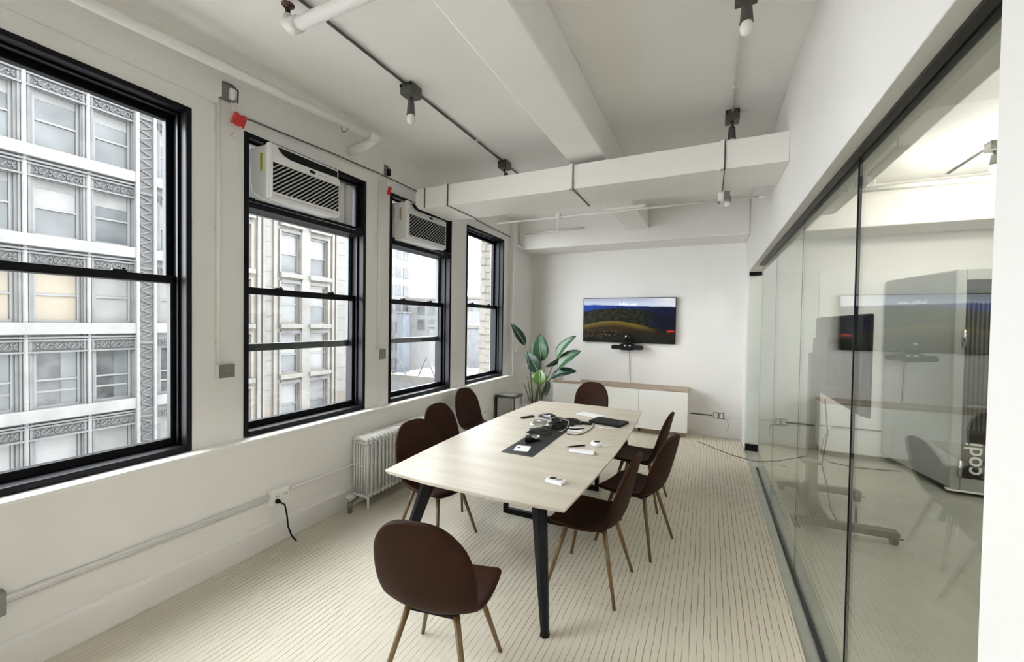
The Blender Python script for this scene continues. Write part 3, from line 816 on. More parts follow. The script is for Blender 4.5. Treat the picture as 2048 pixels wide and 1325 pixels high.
for loc, rz, s_, lab in (((XW + 0.065, 1.865, 3.25), 0.12, 1.0, 'large crumpled red tag hanging from the plug beside the first window'), ((XW + 0.06, 3.445, 3.20), 0.0, 0.55, 'small red tag hanging between the two air conditioners')):
    o = thing('red_tag', lab, 'tag', loc, rz)
    t = MB()
    n = 6
    for q in range(n):
        a, b_ = (-0.055 + 0.11 * q / n) * s_, (-0.055 + 0.11 * (q + 1) / n) * s_
        za, zb = 0.012 * math.sin(q * 1.9), 0.012 * math.sin((q + 1) * 1.9)
        t.quadbox((za, a, -0.042), (zb, b_, -0.038), (zb + 0.012, b_ + 0.02 * s_, 0.045), (za + 0.012, a + 0.02 * s_, 0.045), (0.002, 0, 0))
    t.build('tag_sheet', M['red'], o)
    MB().tube([(0.0, -0.02 * s_, 0.04), (-0.02, -0.03 * s_, 0.12)], 0.006, 6).build('tag_strap', M['white_plastic'], o)
tag(MB().tube([(XW + 0.045, 1.92, 3.30), (XW + 0.04, 2.6, 3.335), (XW + 0.04, 3.36, 3.352), (XW + 0.04, 4.6, 3.345), (XW + 0.04, 5.6, 3.325), (XW + 0.04, 6.5, 3.305)], 0.006, 8).build('wall_cable', M['lampgrey'], smooth=True), 'thin dark cable stretched above the windows', 'cable')
hk = thing('pull_hook', 'tiny white hook with thread on the pier under the large red tag', 'hook', (XW, 1.872, 3.15))
MB().lathe([(0.012, 0), (0.016, 0.012), (0.010, 0.03)], 10, (0, 0, 0), 'x').build('hook', M['white_plastic'], hk, smooth=True)
MB().tube([(0.022, 0, -0.005), (0.018, 0.02, -0.12), (0.012, 0.05, -0.26)], 0.0012, 5).build('thread', M['white_plastic'], hk)

# lower wall: surface raceway with outlets
rw = thing('wall_raceway', 'thin painted raceway running along the wall under the windows', 'raceway', (0, 0, 0))
MB().tube([(XL + 0.014, YB + 0.1, 0.425), (XL + 0.014, 2.08, 0.405)], 0.012, 8).build('conduit_run', M['wall'], rw, smooth=True)
MB().tube([(XL + 0.014, 2.23, 0.402), (XL + 0.014, 5.40, 0.40)], 0.012, 8).build('conduit_run', M['wall'], rw, smooth=True)
MB().tube([(XL + 0.008, YB + 0.1, 0.385), (XL + 0.008, 2.08, 0.368)], 0.006, 6).build('wire_run', M['wall'], rw, smooth=True)
outlet_box('wall_outlet', 'white double outlet with a black plug on the wall under the second window', 'outlet', (XL, 2.155, 0.39), M['trim'], 0.15, 0.125, 0.045, 'duplex')
pc = thing('plug_lead', 'black plug and cord dropping from the wall outlet to the carpet', 'cord', (XL + 0.055, 2.115, 0.365))
MB().lathe([(0.016, 0), (0.018, 0.02), (0.008, 0.04)], 10, (0.002, 0, 0), 'x').build('plug', M['black'], pc, smooth=True)
MB().tube([(0.035, 0.0, -0.002), (0.055, 0.03, -0.03), (0.060, 0.045, -0.12), (0.055, 0.060, -0.22), (0.06, 0.085, -0.30), (0.075, 0.12, -0.361)], 0.006, 8).build('cord', M['black'], pc, smooth=True)
outlet_box('wall_outlet', 'grey outlet box at the near end of the wall raceway', 'outlet', (XL, 0.685, 0.40), M['grey_plate'], 0.09, 0.12, 0.05, 'grey')
o = outlet_box('wall_outlet', 'white outlet with looped cord near the steel bin', 'outlet', (XL, 5.47, 0.42), M['trim'], 0.12, 0.12, 0.04, 'duplex')
MB().tube([(0.05, -0.02, 0.0), (0.09, 0.01, 0.06), (0.09, 0.06, 0.05), (0.07, 0.08, -0.05), (0.05, 0.12, -0.15)], 0.006, 8).build('looped_cord', M['white_plastic'], o, smooth=True)
outlet_box('thermostat', 'small white box on the corner pier above the plant', 'thermostat', (XL, 6.66, 1.335), M['white_plastic'], 0.08, 0.11, 0.03, 'blank')

# ---- radiator
rd = thing('radiator', 'white cast iron column radiator under the second window', 'radiator', (-2.985, 2.93, 0))
sec = MB()
NX = 6; DX = 0.20
for q in range(NX):
    x = -DX / 2 + DX * (q + 0.5) / NX
    sec.tube([(x, 0, 0.12), (x, 0, 0.62)], 0.0105, 7)
sec.tube([(-DX / 2 + 0.01, 0, 0.635), (-DX / 2 + 0.03, 0, 0.66), (0, 0, 0.668), (DX / 2 - 0.03, 0, 0.66), (DX / 2 - 0.01, 0, 0.635)], [0.014, 0.021, 0.023, 0.021, 0.014], 8)
sec.tube([(-DX / 2 + 0.01, 0, 0.625), (DX / 2 - 0.01, 0, 0.625)], 0.016, 8)
sec.tube([(-DX / 2 + 0.01, 0, 0.115), (DX / 2 - 0.01, 0, 0.115)], 0.019, 8)
sec.tube([(-DX / 2 + 0.01, 0, 0.40), (DX / 2 - 0.01, 0, 0.40)], 0.007, 6)
s0 = sec.build('section', M['radiator'], rd, smooth=True)
NS = 22; PS = 0.052
for q in range(1, NS):
    inst(s0, rd, (0, q * PS, 0))
for y in (0.0, (NS - 1) * PS):
    for x in (-0.09, 0.09):
        MB().tube([(x, y, 0.13), (x * 1.05, y, 0.0)], [0.014, 0.009], 8).build('leg', M['radiator'], rd, smooth=True)
rv = thing('radiator_valve', 'small steam valve with pale knob at the foot of the radiator', 'valve', (-2.985, 2.80, 0))
MB().lathe([(0.022, 0.0), (0.018, 0.05), (0.024, 0.06), (0.024, 0.09), (0.016, 0.10)], 12).build('valve_body', M['galv'], rv, smooth=True)
MB().tube([(0, 0.0, 0.08), (0, 0.10, 0.11)], 0.013, 10).build('union', M['galv'], rv, smooth=True)
MB().lathe([(0.008, 0.10), (0.008, 0.13), (0.036, 0.135), (0.040, 0.155), (0.026, 0.17)], 12).build('knob', M['white_plastic'], rv, smooth=True)

# ---- steel bin
tb = thing('waste_bin', 'brushed steel step bin with dark lid beside the window wall', 'bin', (-2.895, 6.02, 0))
def rrect(hx, hy, r, n=5):
    out = []
    for cx, cy, a0 in ((hx - r, hy - r, 0), (-hx + r, hy - r, 90), (-hx + r, -hy + r, 180), (hx - r, -hy + r, 270)):
        for q in range(n + 1):
            t = R(a0 + 90 * q / n); out.append((cx + r * math.cos(t), cy + r * math.sin(t)))
    return out
MB().prism(rrect(0.165, 0.165, 0.04), 'z', 0.03, 0.60).build('bin_body', M['steel'], tb, auto=True)
MB().prism(rrect(0.168, 0.168, 0.04), 'z', 0.0, 0.03).build('base_ring', M['black'], tb)
MB().prism(rrect(0.178, 0.178, 0.045), 'z', 0.60, 0.635).build('lid_rim', M['grey_silver'], tb, bevel=0.006)
MB().prism(rrect(0.158, 0.158, 0.04), 'z', 0.635, 0.648).build('lid', M['steel'], tb, bevel=0.006)
for s_ in (-1, 1):
    B(s_ * 0.166 - 0.006, s_ * 0.166 + 0.006, -0.172, -0.155, 0.03, 0.60).build('corner_strip', M['grey_silver'], tb)
B(-0.05, 0.05, -0.20, -0.165, 0.01, 0.03).build('pedal', M['black'], tb, bevel=0.004)

# ================================================================== TABLE
t = thing('conference_table', 'long pale wood conference table with splayed black legs', 'table', (-1.37, 3.70, 0))
outl = []
NN = 16
hw0, bul, hl = 0.665, 0.055, 1.50
for q in range(NN + 1):       # right side, near to far
    u = -1 + 2 * q / NN
    outl.append((hw0 + bul * (1 - u * u), u * (hl - 0.02)))
outl2 = [( -x, y) for x, y in reversed(outl)]
far_ = [(0.3, hl + 0.025), (-0.3, hl + 0.025)]
near_ = [(-0.3, -hl - 0.015), (0.3, -hl - 0.015)]
poly = outl + far_ + outl2 + near_
top = MB().prism(poly, 'z', 0.735, 0.750)
top.build('tabletop', M['laminate'], t, bevel=0.004)
poly2 = [(x * 0.982, y * 0.992) for x, y in poly]
MB().prism(poly2, 'z', 0.720, 0.735).build('edge_underside', M['laminate'], t)
# cable channel
cb = B(-0.118, 0.148, -0.735, 0.60, 0.7500, 0.7515).build('cable_tray_lid', M['black'], t, bevel=0.001, label='black cable channel strip')
fr = MB().box(-0.124, -0.118, -0.741, 0.606, 0.749, 0.7525).box(0.148, 0.154, -0.741, 0.606, 0.749, 0.7525).box(-0.118, 0.148, -0.741, -0.735, 0.749, 0.7525).box(-0.118, 0.148, 0.600, 0.606, 0.749, 0.7525)
fr.build('tray_rim', M['grey_silver'], t)
B(-0.20, 0.22, -0.78, 0.65, 0.60, 0.72).build('cable_trough', M['black_metal'], t, bevel=0.01)
for sx in (-1, 1):
    for sy in (-1, 1):
        lg = MB()
        tx, ty = sx * 0.415, sy * 1.26
        bx2, by2 = sx * 0.56, sy * 1.50
        path = [(tx, ty, 0.72), (tx + (bx2 - tx) * 0.5, ty + (by2 - ty) * 0.5, 0.36), (bx2, by2, 0.028), (bx2, by2, 0.0)]
        lg.tube(path, [0.052, 0.040, 0.026, 0.030], 6)
        lg.build('leg', M['black_metal'], t, auto=True)
    MB().box(sx * 0.40 - 0.03, sx * 0.40 + 0.03, -1.24, 1.24, 0.68, 0.72).build('apron_rail', M['black_metal'], t, bevel=0.004)
for sy in (-1, 1):
    MB().box(-0.43, 0.43, sy * 1.22 - 0.03, sy * 1.22 + 0.03, 0.68, 0.72).build('cross_rail', M['black_metal'], t, bevel=0.004)
mf = MB().box(-0.345, -0.305, -0.24, -0.20, 0.0, 0.70).box(0.305, 0.345, -0.24, -0.20, 0.0, 0.70).box(-0.305, 0.305, -0.24, -0.20, 0.0, 0.05)
mf.build('middle_frame', M['black_metal'], t, bevel=0.003)
mf2 = MB().box(-0.345, -0.305, 0.66, 0.70, 0.0, 0.70).box(0.305, 0.345, 0.66, 0.70, 0.0, 0.70).box(-0.305, 0.305, 0.66, 0.70, 0.0, 0.05)
mf2.build('middle_frame', M['black_metal'], t, bevel=0.003)

# ================================================================== CHAIRS
PR = [(0.238, 0.432), (0.205, 0.452), (0.105, 0.447), (0.0, 0.440), (-0.10, 0.443), (-0.175, 0.466), (-0.215, 0.525), (-0.240, 0.61), (-0.263, 0.715), (-0.288, 0.825), (-0.315, 0.935)]
PW = [0.225, 0.245, 0.255, 0.255, 0.247, 0.242, 0.250, 0.256, 0.250, 0.228, 0.192]
PCV = [0.008, 0.012, 0.018, 0.024, 0.034, 0.046, 0.048, 0.042, 0.034, 0.026, 0.018]
def cat(a, u):
    k = len(a) - 1; f = min(max(u * k, 0), k - 1e-6); i = int(f); t_ = f - i
    g = lambda j: a[min(max(j, 0), k)]
    def c(p0, p1, p2, p3): return 0.5 * ((2 * p1) + (-p0 + p2) * t_ + (2 * p0 - 5 * p1 + 4 * p2 - p3) * t_ ** 2 + (-p0 + 3 * p1 - 3 * p2 + p3) * t_ ** 3)
    if isinstance(a[0], tuple):
        return tuple(c(g(i - 1)[q], g(i)[q], g(i + 1)[q], g(i + 2)[q]) for q in range(len(a[0])))
    return c(g(i - 1), g(i), g(i + 1), g(i + 2))
def chair_shell():
    NU, NV = 36, 14
    mb = MB()
    us = [0.5 - 0.5 * math.cos(math.pi * (0.04 + 0.92 * i / NU)) for i in range(NU + 1)]
    us = [(u - us[0]) / (us[-1] - us[0]) for u in us]
    rows = []
    for u in us:
        x, z = cat(PR, u); wd = cat(PW, u); cv = cat(PCV, u)
        x2, z2 = cat(PR, min(u + 0.01, 1)); x1, z1 = cat(PR, max(u - 0.01, 0))
        tx, tz = x2 - x1, z2 - z1; l = math.hypot(tx, tz); nx, nz = tz / l, -tx / l      # toward the sitter
        if nz < 0 and u < 0.4: nx, nz = -nx, -nz
        k = 1.0
        if u < 0.12: k = (1 - min(0.985, (0.12 - u) / 0.12) ** 2.8) ** (1 / 2.6)
        if u > 0.80: k = (1 - min(0.994, (u - 0.80) / 0.20) ** 2.9) ** (1 / 2.5)
        row = []
        for j in range(NV + 1):
            v = -1 + 2 * j / NV
            yy = v * wd * k
            lift = cv * (abs(yy) / wd) ** 2.2
            row.append(len(mb.v)); mb.v.append((x + nx * lift, yy, z + nz * lift))
        rows.append(row)
    for i in range(NU):
        for j in range(NV):
            mb.f.append((rows[i][j], rows[i + 1][j], rows[i + 1][j + 1], rows[i][j + 1]))
    return mb
def make_chair():
    o = thing('dining_chair', 'x', 'chair', (0, 0, 0), 0, 'brown chairs around the conference table')
    sh = chair_shell().build('seat_shell', M['leather'], o, smooth=True)
    so = sh.modifiers.new('thick', 'SOLIDIFY'); so.thickness = 0.028; so.offset = 0.0
    ss = sh.modifiers.new('sub', 'SUBSURF'); ss.levels = 1; ss.render_levels = 1
    B(-0.13, 0.13, -0.115, 0.115, 0.405, 0.422).build('under_plate', M['black_metal'], o, bevel=0.004)
    for sx, sy in ((1, 1), (1, -1), (-1, 1), (-1, -1)):
        MB().tube([(sx * 0.13 - 0.0, sy * 0.125, 0.428), (sx * 0.235, sy * 0.235, 0.0)], [0.0165, 0.0105], 10).build('leg', M['leg_wood'], o, smooth=True)
    return o
chairs = [
    # x, y, heading (deg, local +x is the front), label
    (-1.175, 1.71, 100, 'brown chair standing alone at the near end of the table, seen from behind'),
    (-0.71, 2.84, 176, 'brown chair on the glass wall side, beside the near table leg'),
    (-0.52, 3.53, 165, 'brown chair on the glass wall side, pulled out in the middle'),
    (-0.61, 4.36, 175, 'brown chair on the glass wall side, farthest along and half hidden'),
    (-2.02, 2.83, -9, 'brown chair turned beside the radiator end, under the near table corner'),
    (-2.28, 3.55, -5, 'dark brown chair in the middle of the window side'),
    (-2.58, 4.56, -5, 'dark brown chair on the window side nearest the bin'),
    (-1.53, 5.74, -90, 'brown chair at the far end of the table before the white cabinets'),
]
c0 = make_chair()
for i, (x, y, a, lab) in enumerate(chairs):
    o = c0 if i == 0 else copy_tree(c0)
    o.location = (x, y, 0); o.rotation_euler = (0, 0, R(a)); o['label'] = lab

# ================================================================== ON THE TABLE
ZTB = 0.7505
def onthing(name, label, cat_, x, y, rz=0.0, z=ZTB, group=None):
    return thing(name, label, cat_, (x, y, z), R(rz), group)
o = onthing('laptop', 'closed black laptop on the far part of the table', 'laptop', -0.93, 4.37, -12)
MB().prism(rrect(0.175, 0.125, 0.015), 'z', 0.003, 0.014).build('base', M['black'], o, bevel=0.002)
MB().prism(rrect(0.175, 0.125, 0.015), 'z', 0.015, 0.023).build('lid', M['black'], o, bevel=0.003)
for sx in (-1, 1):
    for sy in (-1, 1): MB().lathe([(0.008, 0), (0.008, 0.003)], 8, (sx * 0.15, sy * 0.1, 0)).build('foot', M['black'], o)
o = onthing('paper_sheet', 'white sheet of paper beyond the laptop', 'paper', -1.21, 4.66, -18)
MB().quadbox((-0.14, -0.09, 0), (0.14, -0.09, 0), (0.14, 0.09, 0), (-0.14, 0.09, 0), (0, 0, 0.0015)).build('sheet', M['paper'], o)
MB().quadbox((-0.10, -0.08, 0.002), (0.16, -0.07, 0.002), (0.155, 0.08, 0.004), (-0.11, 0.07, 0.003), (0, 0, 0.0012)).build('sheet', M['paper'], o)
o = onthing('remote_control', 'black remote control lying alone on the window side of the table', 'remote', -1.785, 4.18, 62)
B(-0.085, 0.085, -0.02, 0.02, 0, 0.016).build('body', M['black'], o, bevel=0.006)
for q in range(5): B(-0.06 + q * 0.025, -0.048 + q * 0.025, -0.008, 0.008, 0.016, 0.018).build('button', M['grey_silver'], o)
# pile of conference pods, pouches and leads on the channel
def pouch(label, x, y, rz, l, w_, h, m, z=ZTB + 0.002):
    o = onthing('equipment_pouch', label, 'pouch', x, y, rz, z, 'dark equipment on the cable channel')
    g = MB(); NU, NV = 12, 10
    for i in range(NU + 1):
        for j in range(NV + 1):
            u, v = -1 + 2 * i / NU, -1 + 2 * j / NV
            e_ = max(0.0, (1 - abs(u) ** 3.2)) ** 0.5 * max(0.0, (1 - abs(v) ** 3.0)) ** 0.5
            g.v.append((u * l, v * w_ * (1 - 0.3 * u * u), h * e_ * (0.82 + 0.18 * math.sin(3 * u + 2 * v))))
    for i in range(NU):
        for j in range(NV):
            a = i * (NV + 1) + j; g.f.append((a, a + 1, a + NV + 2, a + NV + 1))
    n0 = len(g.v)
    for i in range(NU + 1):
        for j in range(NV + 1):
            x_, y_, z_ = g.v[i * (NV + 1) + j]; g.v.append((x_, y_, -0.001 if False else 0.0))
    for i in range(NU):
        for j in range(NV):
            a = n0 + i * (NV + 1) + j; g.f.append((a, a + NV + 1, a + NV + 2, a + 1))
    g.build('shell', m, o, smooth=True)
    MB().tube([(-l * 0.75, 0, h * 0.78), (0, 0, h * 1.03), (l * 0.75, 0, h * 0.80)], 0.003, 6).build('seam', M['grey_silver'], o, smooth=True)
    return o
M['dark_shine'] = mat('dark_shiny_vinyl', (0.014, 0.0145, 0.016), 0.22, vary=0.3, vscale=8)
pouch('flat dark pouch on the channel closest to the camera side', -1.44, 3.66, 20, 0.125, 0.075, 0.045, M['dark_shine'])
pouch('dark pouch at the far window-side corner of the channel', -1.57, 4.28, -30, 0.13, 0.065, 0.05, M['dark_shine'])
pouch('dark pouch at the far end of the channel toward the laptop', -1.29, 4.17, 10, 0.125, 0.075, 0.05, M['dark_shine'])
pouch('silvery pouch tucked between the dark ones', -1.55, 3.95, 12, 0.10, 0.06, 0.05, M['steel'])
pouch('small black pouch leaning at the channel middle', -1.36, 3.93, 60, 0.09, 0.05, 0.06, M['black'])
o = onthing('sunglasses_case', 'open clear and black goggles box at the near end of the pile', 'box', -1.385, 3.42, 20, ZTB + 0.002)
MB().lathe([(0.030, 0.0), (0.045, 0.005), (0.048, 0.03), (0.040, 0.036), (0.036, 0.02), (0.01, 0.012)], 16).build('bowl', M['steel'], o, smooth=True)
B(-0.09, -0.02, -0.09, 0.02, 0, 0.035).build('black_block', M['black'], o, bevel=0.012)
tag(MB().tube([(-1.43, 3.93, 0.822), (-1.40, 4.02, 0.835), (-1.36, 4.06, 0.825), (-1.26, 4.03, 0.80), (-1.245, 3.92, 0.757), (-1.25, 3.80, 0.757), (-1.27, 3.75, 0.757)], 0.004, 8).build('silver_lead', M['steel'], smooth=True), 'silver lead coiled over the pile on the channel', 'cable')
o = onthing('desk_phone_dock', 'small dark dock beside the laptop', 'dock', -1.13, 4.20, 5)
B(-0.06, 0.06, -0.03, 0.03, 0, 0.022).build('body', M['black'], o, bevel=0.006)
B(-0.05, 0.05, -0.02, 0.02, 0.022, 0.025).build('top_panel', M['grey_silver'], o)
o = onthing('white_card', 'white booklet under a black stylus beside the channel', 'booklet', -1.165, 3.94, 8)
B(-0.07, 0.07, -0.085, 0.085, 0, 0.004).build('booklet', M['paper'], o)
tag(MB().tube([(-1.27, 3.90, 0.760), (-1.16, 3.91, 0.760), (-1.09, 3.99, 0.760)], [0.003, 0.009, 0.004], 8).build('black_stylus', M['black'], smooth=True), 'thin black stylus lying on the white booklet', 'stylus')
tag(MB().tube([(-1.22, 3.78, 0.7560), (-1.17, 3.72, 0.7560), (-1.10, 3.72, 0.7560), (-1.05, 3.80, 0.7560), (-1.03, 3.95, 0.7560), (-1.03, 4.12, 0.7560), (-1.05, 4.26, 0.7560), (-1.10, 4.30, 0.7560)], 0.004, 6).build('grey_cable', M['grey_silver'], smooth=True), 'thin grey cable looping in front of the laptop', 'cable')
tag(MB().tube([(-1.05, 4.24, 0.7560), (-0.98, 4.14, 0.7560), (-0.90, 4.10, 0.7560), (-0.82, 4.12, 0.7560)], 0.004, 6).build('white_cable', M['white_plastic'], smooth=True), 'thin white cable along the edge of the laptop', 'cable')
o = onthing('note_card', 'white card with a small black mark on the channel strip', 'card', -1.375, 3.12, 12, 0.7518)
MB().prism(rrect(0.062, 0.072, 0.01), 'z', 0, 0.003).build('card', M['paper'], o)
B(-0.045, -0.02, 0.0, 0.035, 0.003, 0.0034).build('mark', M['black'], o)
tag(MB().tube([(-1.062, 3.325, 0.757), (-1.03, 3.345, 0.758), (-0.935, 3.435, 0.759), (-0.93, 3.44, 0.759)], [0.001, 0.006, 0.0075, 0.006], 8).build('black_pen', M['black'], smooth=True), 'black pen beside the white tissue packet', 'pen')
o = onthing('tissue_packet', 'flat white packet beside the black pen', 'packet', -0.90, 3.25, 4)
B(-0.105, 0.10, -0.035, 0.035, 0, 0.022).build('packet', M['paper'], o, bevel=0.009)
B(0.098, 0.104, -0.028, 0.028, 0.003, 0.018).build('end_flap', M['cabtop'], o)
o = onthing('tape_roll', 'white roll with dark centre near the table edge', 'roll', -0.845, 3.50, 30)
ring = MB().lathe([(0.030, 0.0), (0.046, 0.002), (0.050, 0.018), (0.046, 0.034), (0.030, 0.036)], 18)
ring.build('roll', M['paper'], o, smooth=True)
MB().lathe([(0.027, 0.034), (0.027, 0.0375)], 16).build('dark_centre', M['black'], o)
MB().quadbox((0.03, -0.035, 0.001), (0.13, -0.02, 0.001), (0.14, 0.03, 0.003), (0.04, 0.03, 0.006), (0, 0, 0.0015)).build('loose_end', M['paper'], o)
o = onthing('adapter_box', 'small white box with black print near the table corner', 'box', -0.885, 2.555, -8)
B(-0.062, 0.058, -0.03, 0.035, 0, 0.022).build('carton', M['paper'], o, bevel=0.003)
B(-0.045, -0.005, -0.005, 0.032, 0.022, 0.0226).build('print_block', M['black'], o)
for q in range(3): B(0.004, 0.045 - q * 0.008, 0.018 - q * 0.012, 0.024 - q * 0.012, 0.022, 0.0226).build('print_line', M['black'], o)

# ================================================================== FAR WALL
# ---- television
m, nt, b = _new('tv_landscape_picture')
e = NT(m); v, gx, gy, gz = e.xyz('Generated')
n1 = e.noise(v, 5.0, 4.0, 1.0, 1, 0.5)
n2 = e.noise(v, 22.0, 4.0, 1.0, 1, 1.0)
n3 = e.noise(v, 3.0, 2.0)
# sky
sky = e.mix(e.step(gz, 0.93, 0.07), (0.60, 0.68, 0.86), (0.42, 0.47, 0.58))
sky = e.mix(e.op('MULTIPLY', e.step(gx, 0.80, 0.15), e.step(n1, 0.45, 0.15)), sky, (0.75, 0.76, 0.80))
# blue ridge, falling to the right
blue = e.mix(e.step(gx, 0.45, 0.45), (0.010, 0.05, 0.36), (0.003, 0.006, 0.030))
ridge1 = e.op('SUBTRACT', e.op('ADD', 0.845, e.op('MULTIPLY', e.op('SUBTRACT', n1, 0.5), 0.08)), e.op('MULTIPLY', e.step(gx, 0.6, 0.5), 0.05))
c = e.mix(e.step(gz, ridge1, 0.018), blue, sky)
# dark green mountains
mtn = e.mix(e.step(n2, 0.52, 0.16), (0.002, 0.003, 0.002), (0.030, 0.036, 0.010))
mtn = e.mix(e.step(gx, 0.72, 0.14), mtn, (0.002, 0.003, 0.014))
ridge2 = e.op('ADD', 0.66, e.op('ADD', e.op('MULTIPLY', e.op('SINE', e.op('MULTIPLY', e.op('ADD', gx, 0.08), 3.4)), 0.12), e.op('MULTIPLY', e.op('SUBTRACT', n1, 0.5), 0.10)))
c = e.mix(e.step(gz, ridge2, 0.02), mtn, c)
# golden hill
hill_t = e.op('ADD', 0.37, e.op('ADD', e.op('MULTIPLY', e.op('SINE', e.op('MULTIPLY', gx, 4.6)), 0.11), e.op('MULTIPLY', e.op('SUBTRACT', n3, 0.5), 0.03)))
hd_ = e.op('SUBTRACT', hill_t, gz)
hill = e.mix(e.step(hd_, 0.07, 0.07), (0.16, 0.12, 0.014), (0.030, 0.018, 0.003))
hill = e.mix(e.step(gx, 0.72, 0.16), hill, (0.006, 0.005, 0.002))
c = e.mix(e.step(gz, hill_t, 0.012), hill, c)
# foreground scrub
scr = e.mix(e.step(n2, 0.58, 0.10), (0.006, 0.005, 0.003), (0.14, 0.085, 0.03))
scr = e.mix(e.step(gx, 0.40, 0.10), scr, (0.012, 0.010, 0.004))
fg = e.op('ADD', 0.24, e.op('MULTIPLY', e.op('SUBTRACT', n1, 0.5), 0.20))
c = e.mix(e.step(gz, fg, 0.05), scr, c)
c = e.mix(e.step(gz, 0.09, 0.07), (0.006, 0.007, 0.005), c)
# red shrub at the right edge
rx = e.op('ABSOLUTE', e.op('SUBTRACT', gx, 0.955)); rz_ = e.op('ABSOLUTE', e.op('SUBTRACT', gz, 0.265))
red = e.op('MULTIPLY', e.op('SUBTRACT', 1.0, e.step(rx, 0.035, 0.012)), e.op('SUBTRACT', 1.0, e.step(e.op('ADD', rz_, e.op('MULTIPLY', e.op('SUBTRACT', n2, 0.5), 0.06)), 0.02, 0.012)))
c = e.mix(red, c, (0.60, 0.03, 0.015))
b.inputs['Base Color'].default_value = (0.004, 0.004, 0.005, 1)
b.inputs['Roughness'].default_value = 0.2
b.inputs['Specular IOR Level'].default_value = 0.2
nt.links.new(c, b.inputs['Emission Color'])
b.inputs['Emission Strength'].default_value = 0.6
M['screen'] = m
tv = thing('wall_television', 'large flat television showing a green hill landscape', 'television', (-1.275, YF, 1.875))
W2, H2 = 0.79, 0.395
B(-W2, W2, -0.065, -0.035, -H2, H2).build('housing', M['black'], tv, bevel=0.005)
B(-W2 + 0.010, W2 - 0.010, -0.0665, -0.0645, -H2 + 0.012, H2 - 0.010).build('screen', M['screen'], tv)
B(-0.30, 0.30, -0.036, 0.0, -0.2, 0.2).build('wall_mount', M['black_metal'], tv)
M['glow'] = mat('screen_white_glow', (0.80, 0.86, 1.0), 0.5, emit=0.6)
sq = MB()
rr = random.Random(5)
x = -0.14
for q in range(9):                      # hand-lettered caption, too blurred to read
    hgt = rr.choice((0.022, 0.03, 0.045)); w_ = rr.uniform(0.016, 0.026)
    sq.tube([(x, -0.0675, 0.265), (x + w_ * 0.3, -0.0675, 0.265 + hgt), (x + w_ * 0.7, -0.0675, 0.268 + hgt * 0.8), (x + w_ * 0.5, -0.0675, 0.266), (x + w_ * 1.25, -0.0675, 0.272)], 0.0032, 5)
    x += w_ * 1.5 + (0.014 if q in (4,) else 0)
sq.build('caption', M['glow'], tv)
# video bar under the screen
vb = thing('video_bar', 'black conference camera and speaker bar under the television', 'camera', (-1.258, YF - 0.11, 1.405))
MB().prism(rrect(0.27, 0.038, 0.036, 6), 'y', -0.055, 0.02).build('speaker_bar', M['black'], vb, bevel=0.008)
MB().prism([(-0.10, -0.05), (0.10, -0.05), (0.12, 0.06), (-0.12, 0.06)], 'y', -0.065, 0.04).build('cradle', M['black_metal'], vb, bevel=0.008)
B(-0.085, 0.085, -0.06, 0.03, 0.06, 0.115).build('camera_base', M['black'], vb, bevel=0.02)
MB().lathe([(0.02, 0.11), (0.062, 0.125), (0.070, 0.17), (0.055, 0.215), (0.02, 0.235)], 20, (0, -0.015, 0)).build('camera_head', M['dark_shine'], vb, smooth=True)
MB().lathe([(0.032, -0.09), (0.036, -0.075), (0.03, -0.05)], 18, (0, 0, 0.175), 'y').build('lens', M['black'], vb, smooth=True)
MB().lathe([(0.010, -0.094), (0.012, -0.088)], 12, (-0.012, 0, 0.195), 'y').build('status_light', M['glow'], vb)
for s_ in (-0.03, 0.05): B(s_ - 0.015, s_ + 0.015, -0.07, -0.065, 0.02, 0.045).build('badge', M['steel'], vb)
MB().lathe([(0.04, -0.066), (0.045, -0.06), (0.03, -0.05)], 14, (0.07, 0, 0)).build('bottom_puck', M['white_plastic'], vb, smooth=True)
tag(MB().tube([(-1.235, YF - 0.06, 1.35), (-1.232, YF - 0.02, 1.28), (-1.226, YF - 0.015, 1.0), (-1.215, YF - 0.02, 0.79)], 0.005, 6).build('tv_cable', M['grey_plate'], smooth=True), 'thin grey cable hanging from the camera to the cabinet', 'cable')

# ---- credenza units and continuous wood top
YC0, YC1 = 7.0, 7.415
xs = [-2.50, -1.755, -1.005, -0.26]
names = ['white cabinet unit beside the plant', 'white cabinet unit behind the far chair', 'white cabinet unit at the open end under the television']
for i, (a, b_) in enumerate(zip(xs, xs[1:])):
    o = thing('cabinet_unit', names[i], 'cabinet', (a, YC0, 0), 0, 'white cabinets under the television')
    wdt = b_ - a
    B(0.001, wdt - 0.001, 0.02, YC1 - YC0, 0.095, 0.745).build('body', M['cabinet'], o, bevel=0.002)
    B(0.0025, wdt - 0.0025, 0.0, 0.0195, 0.098, 0.742).build('door', M['cabinet'], o, bevel=0.002)
    B(0.02, wdt - 0.02, 0.14, YC1 - YC0 - 0.02, 0.0, 0.095).build('plinth', M['cabtop'], o)
tag(B(-2.505, -0.25, YC0 - 0.008, YC1, 0.7455, 0.775).build('oak_worktop', M['cabtop'], bevel=0.002), 'pale oak worktop lying across the white cabinets', 'worktop')
bk = thing('stacked_book', 'white booklet lying at the plant end of the cabinet top', 'book', (-2.20, 7.17, 0.7752), R(8))
B(-0.17, 0.17, -0.09, 0.09, 0.0, 0.012).build('cover', M['paper'], bk, bevel=0.003)
B(-0.16, 0.165, -0.085, 0.08, 0.012, 0.022).build('pages', M['paper'], bk)

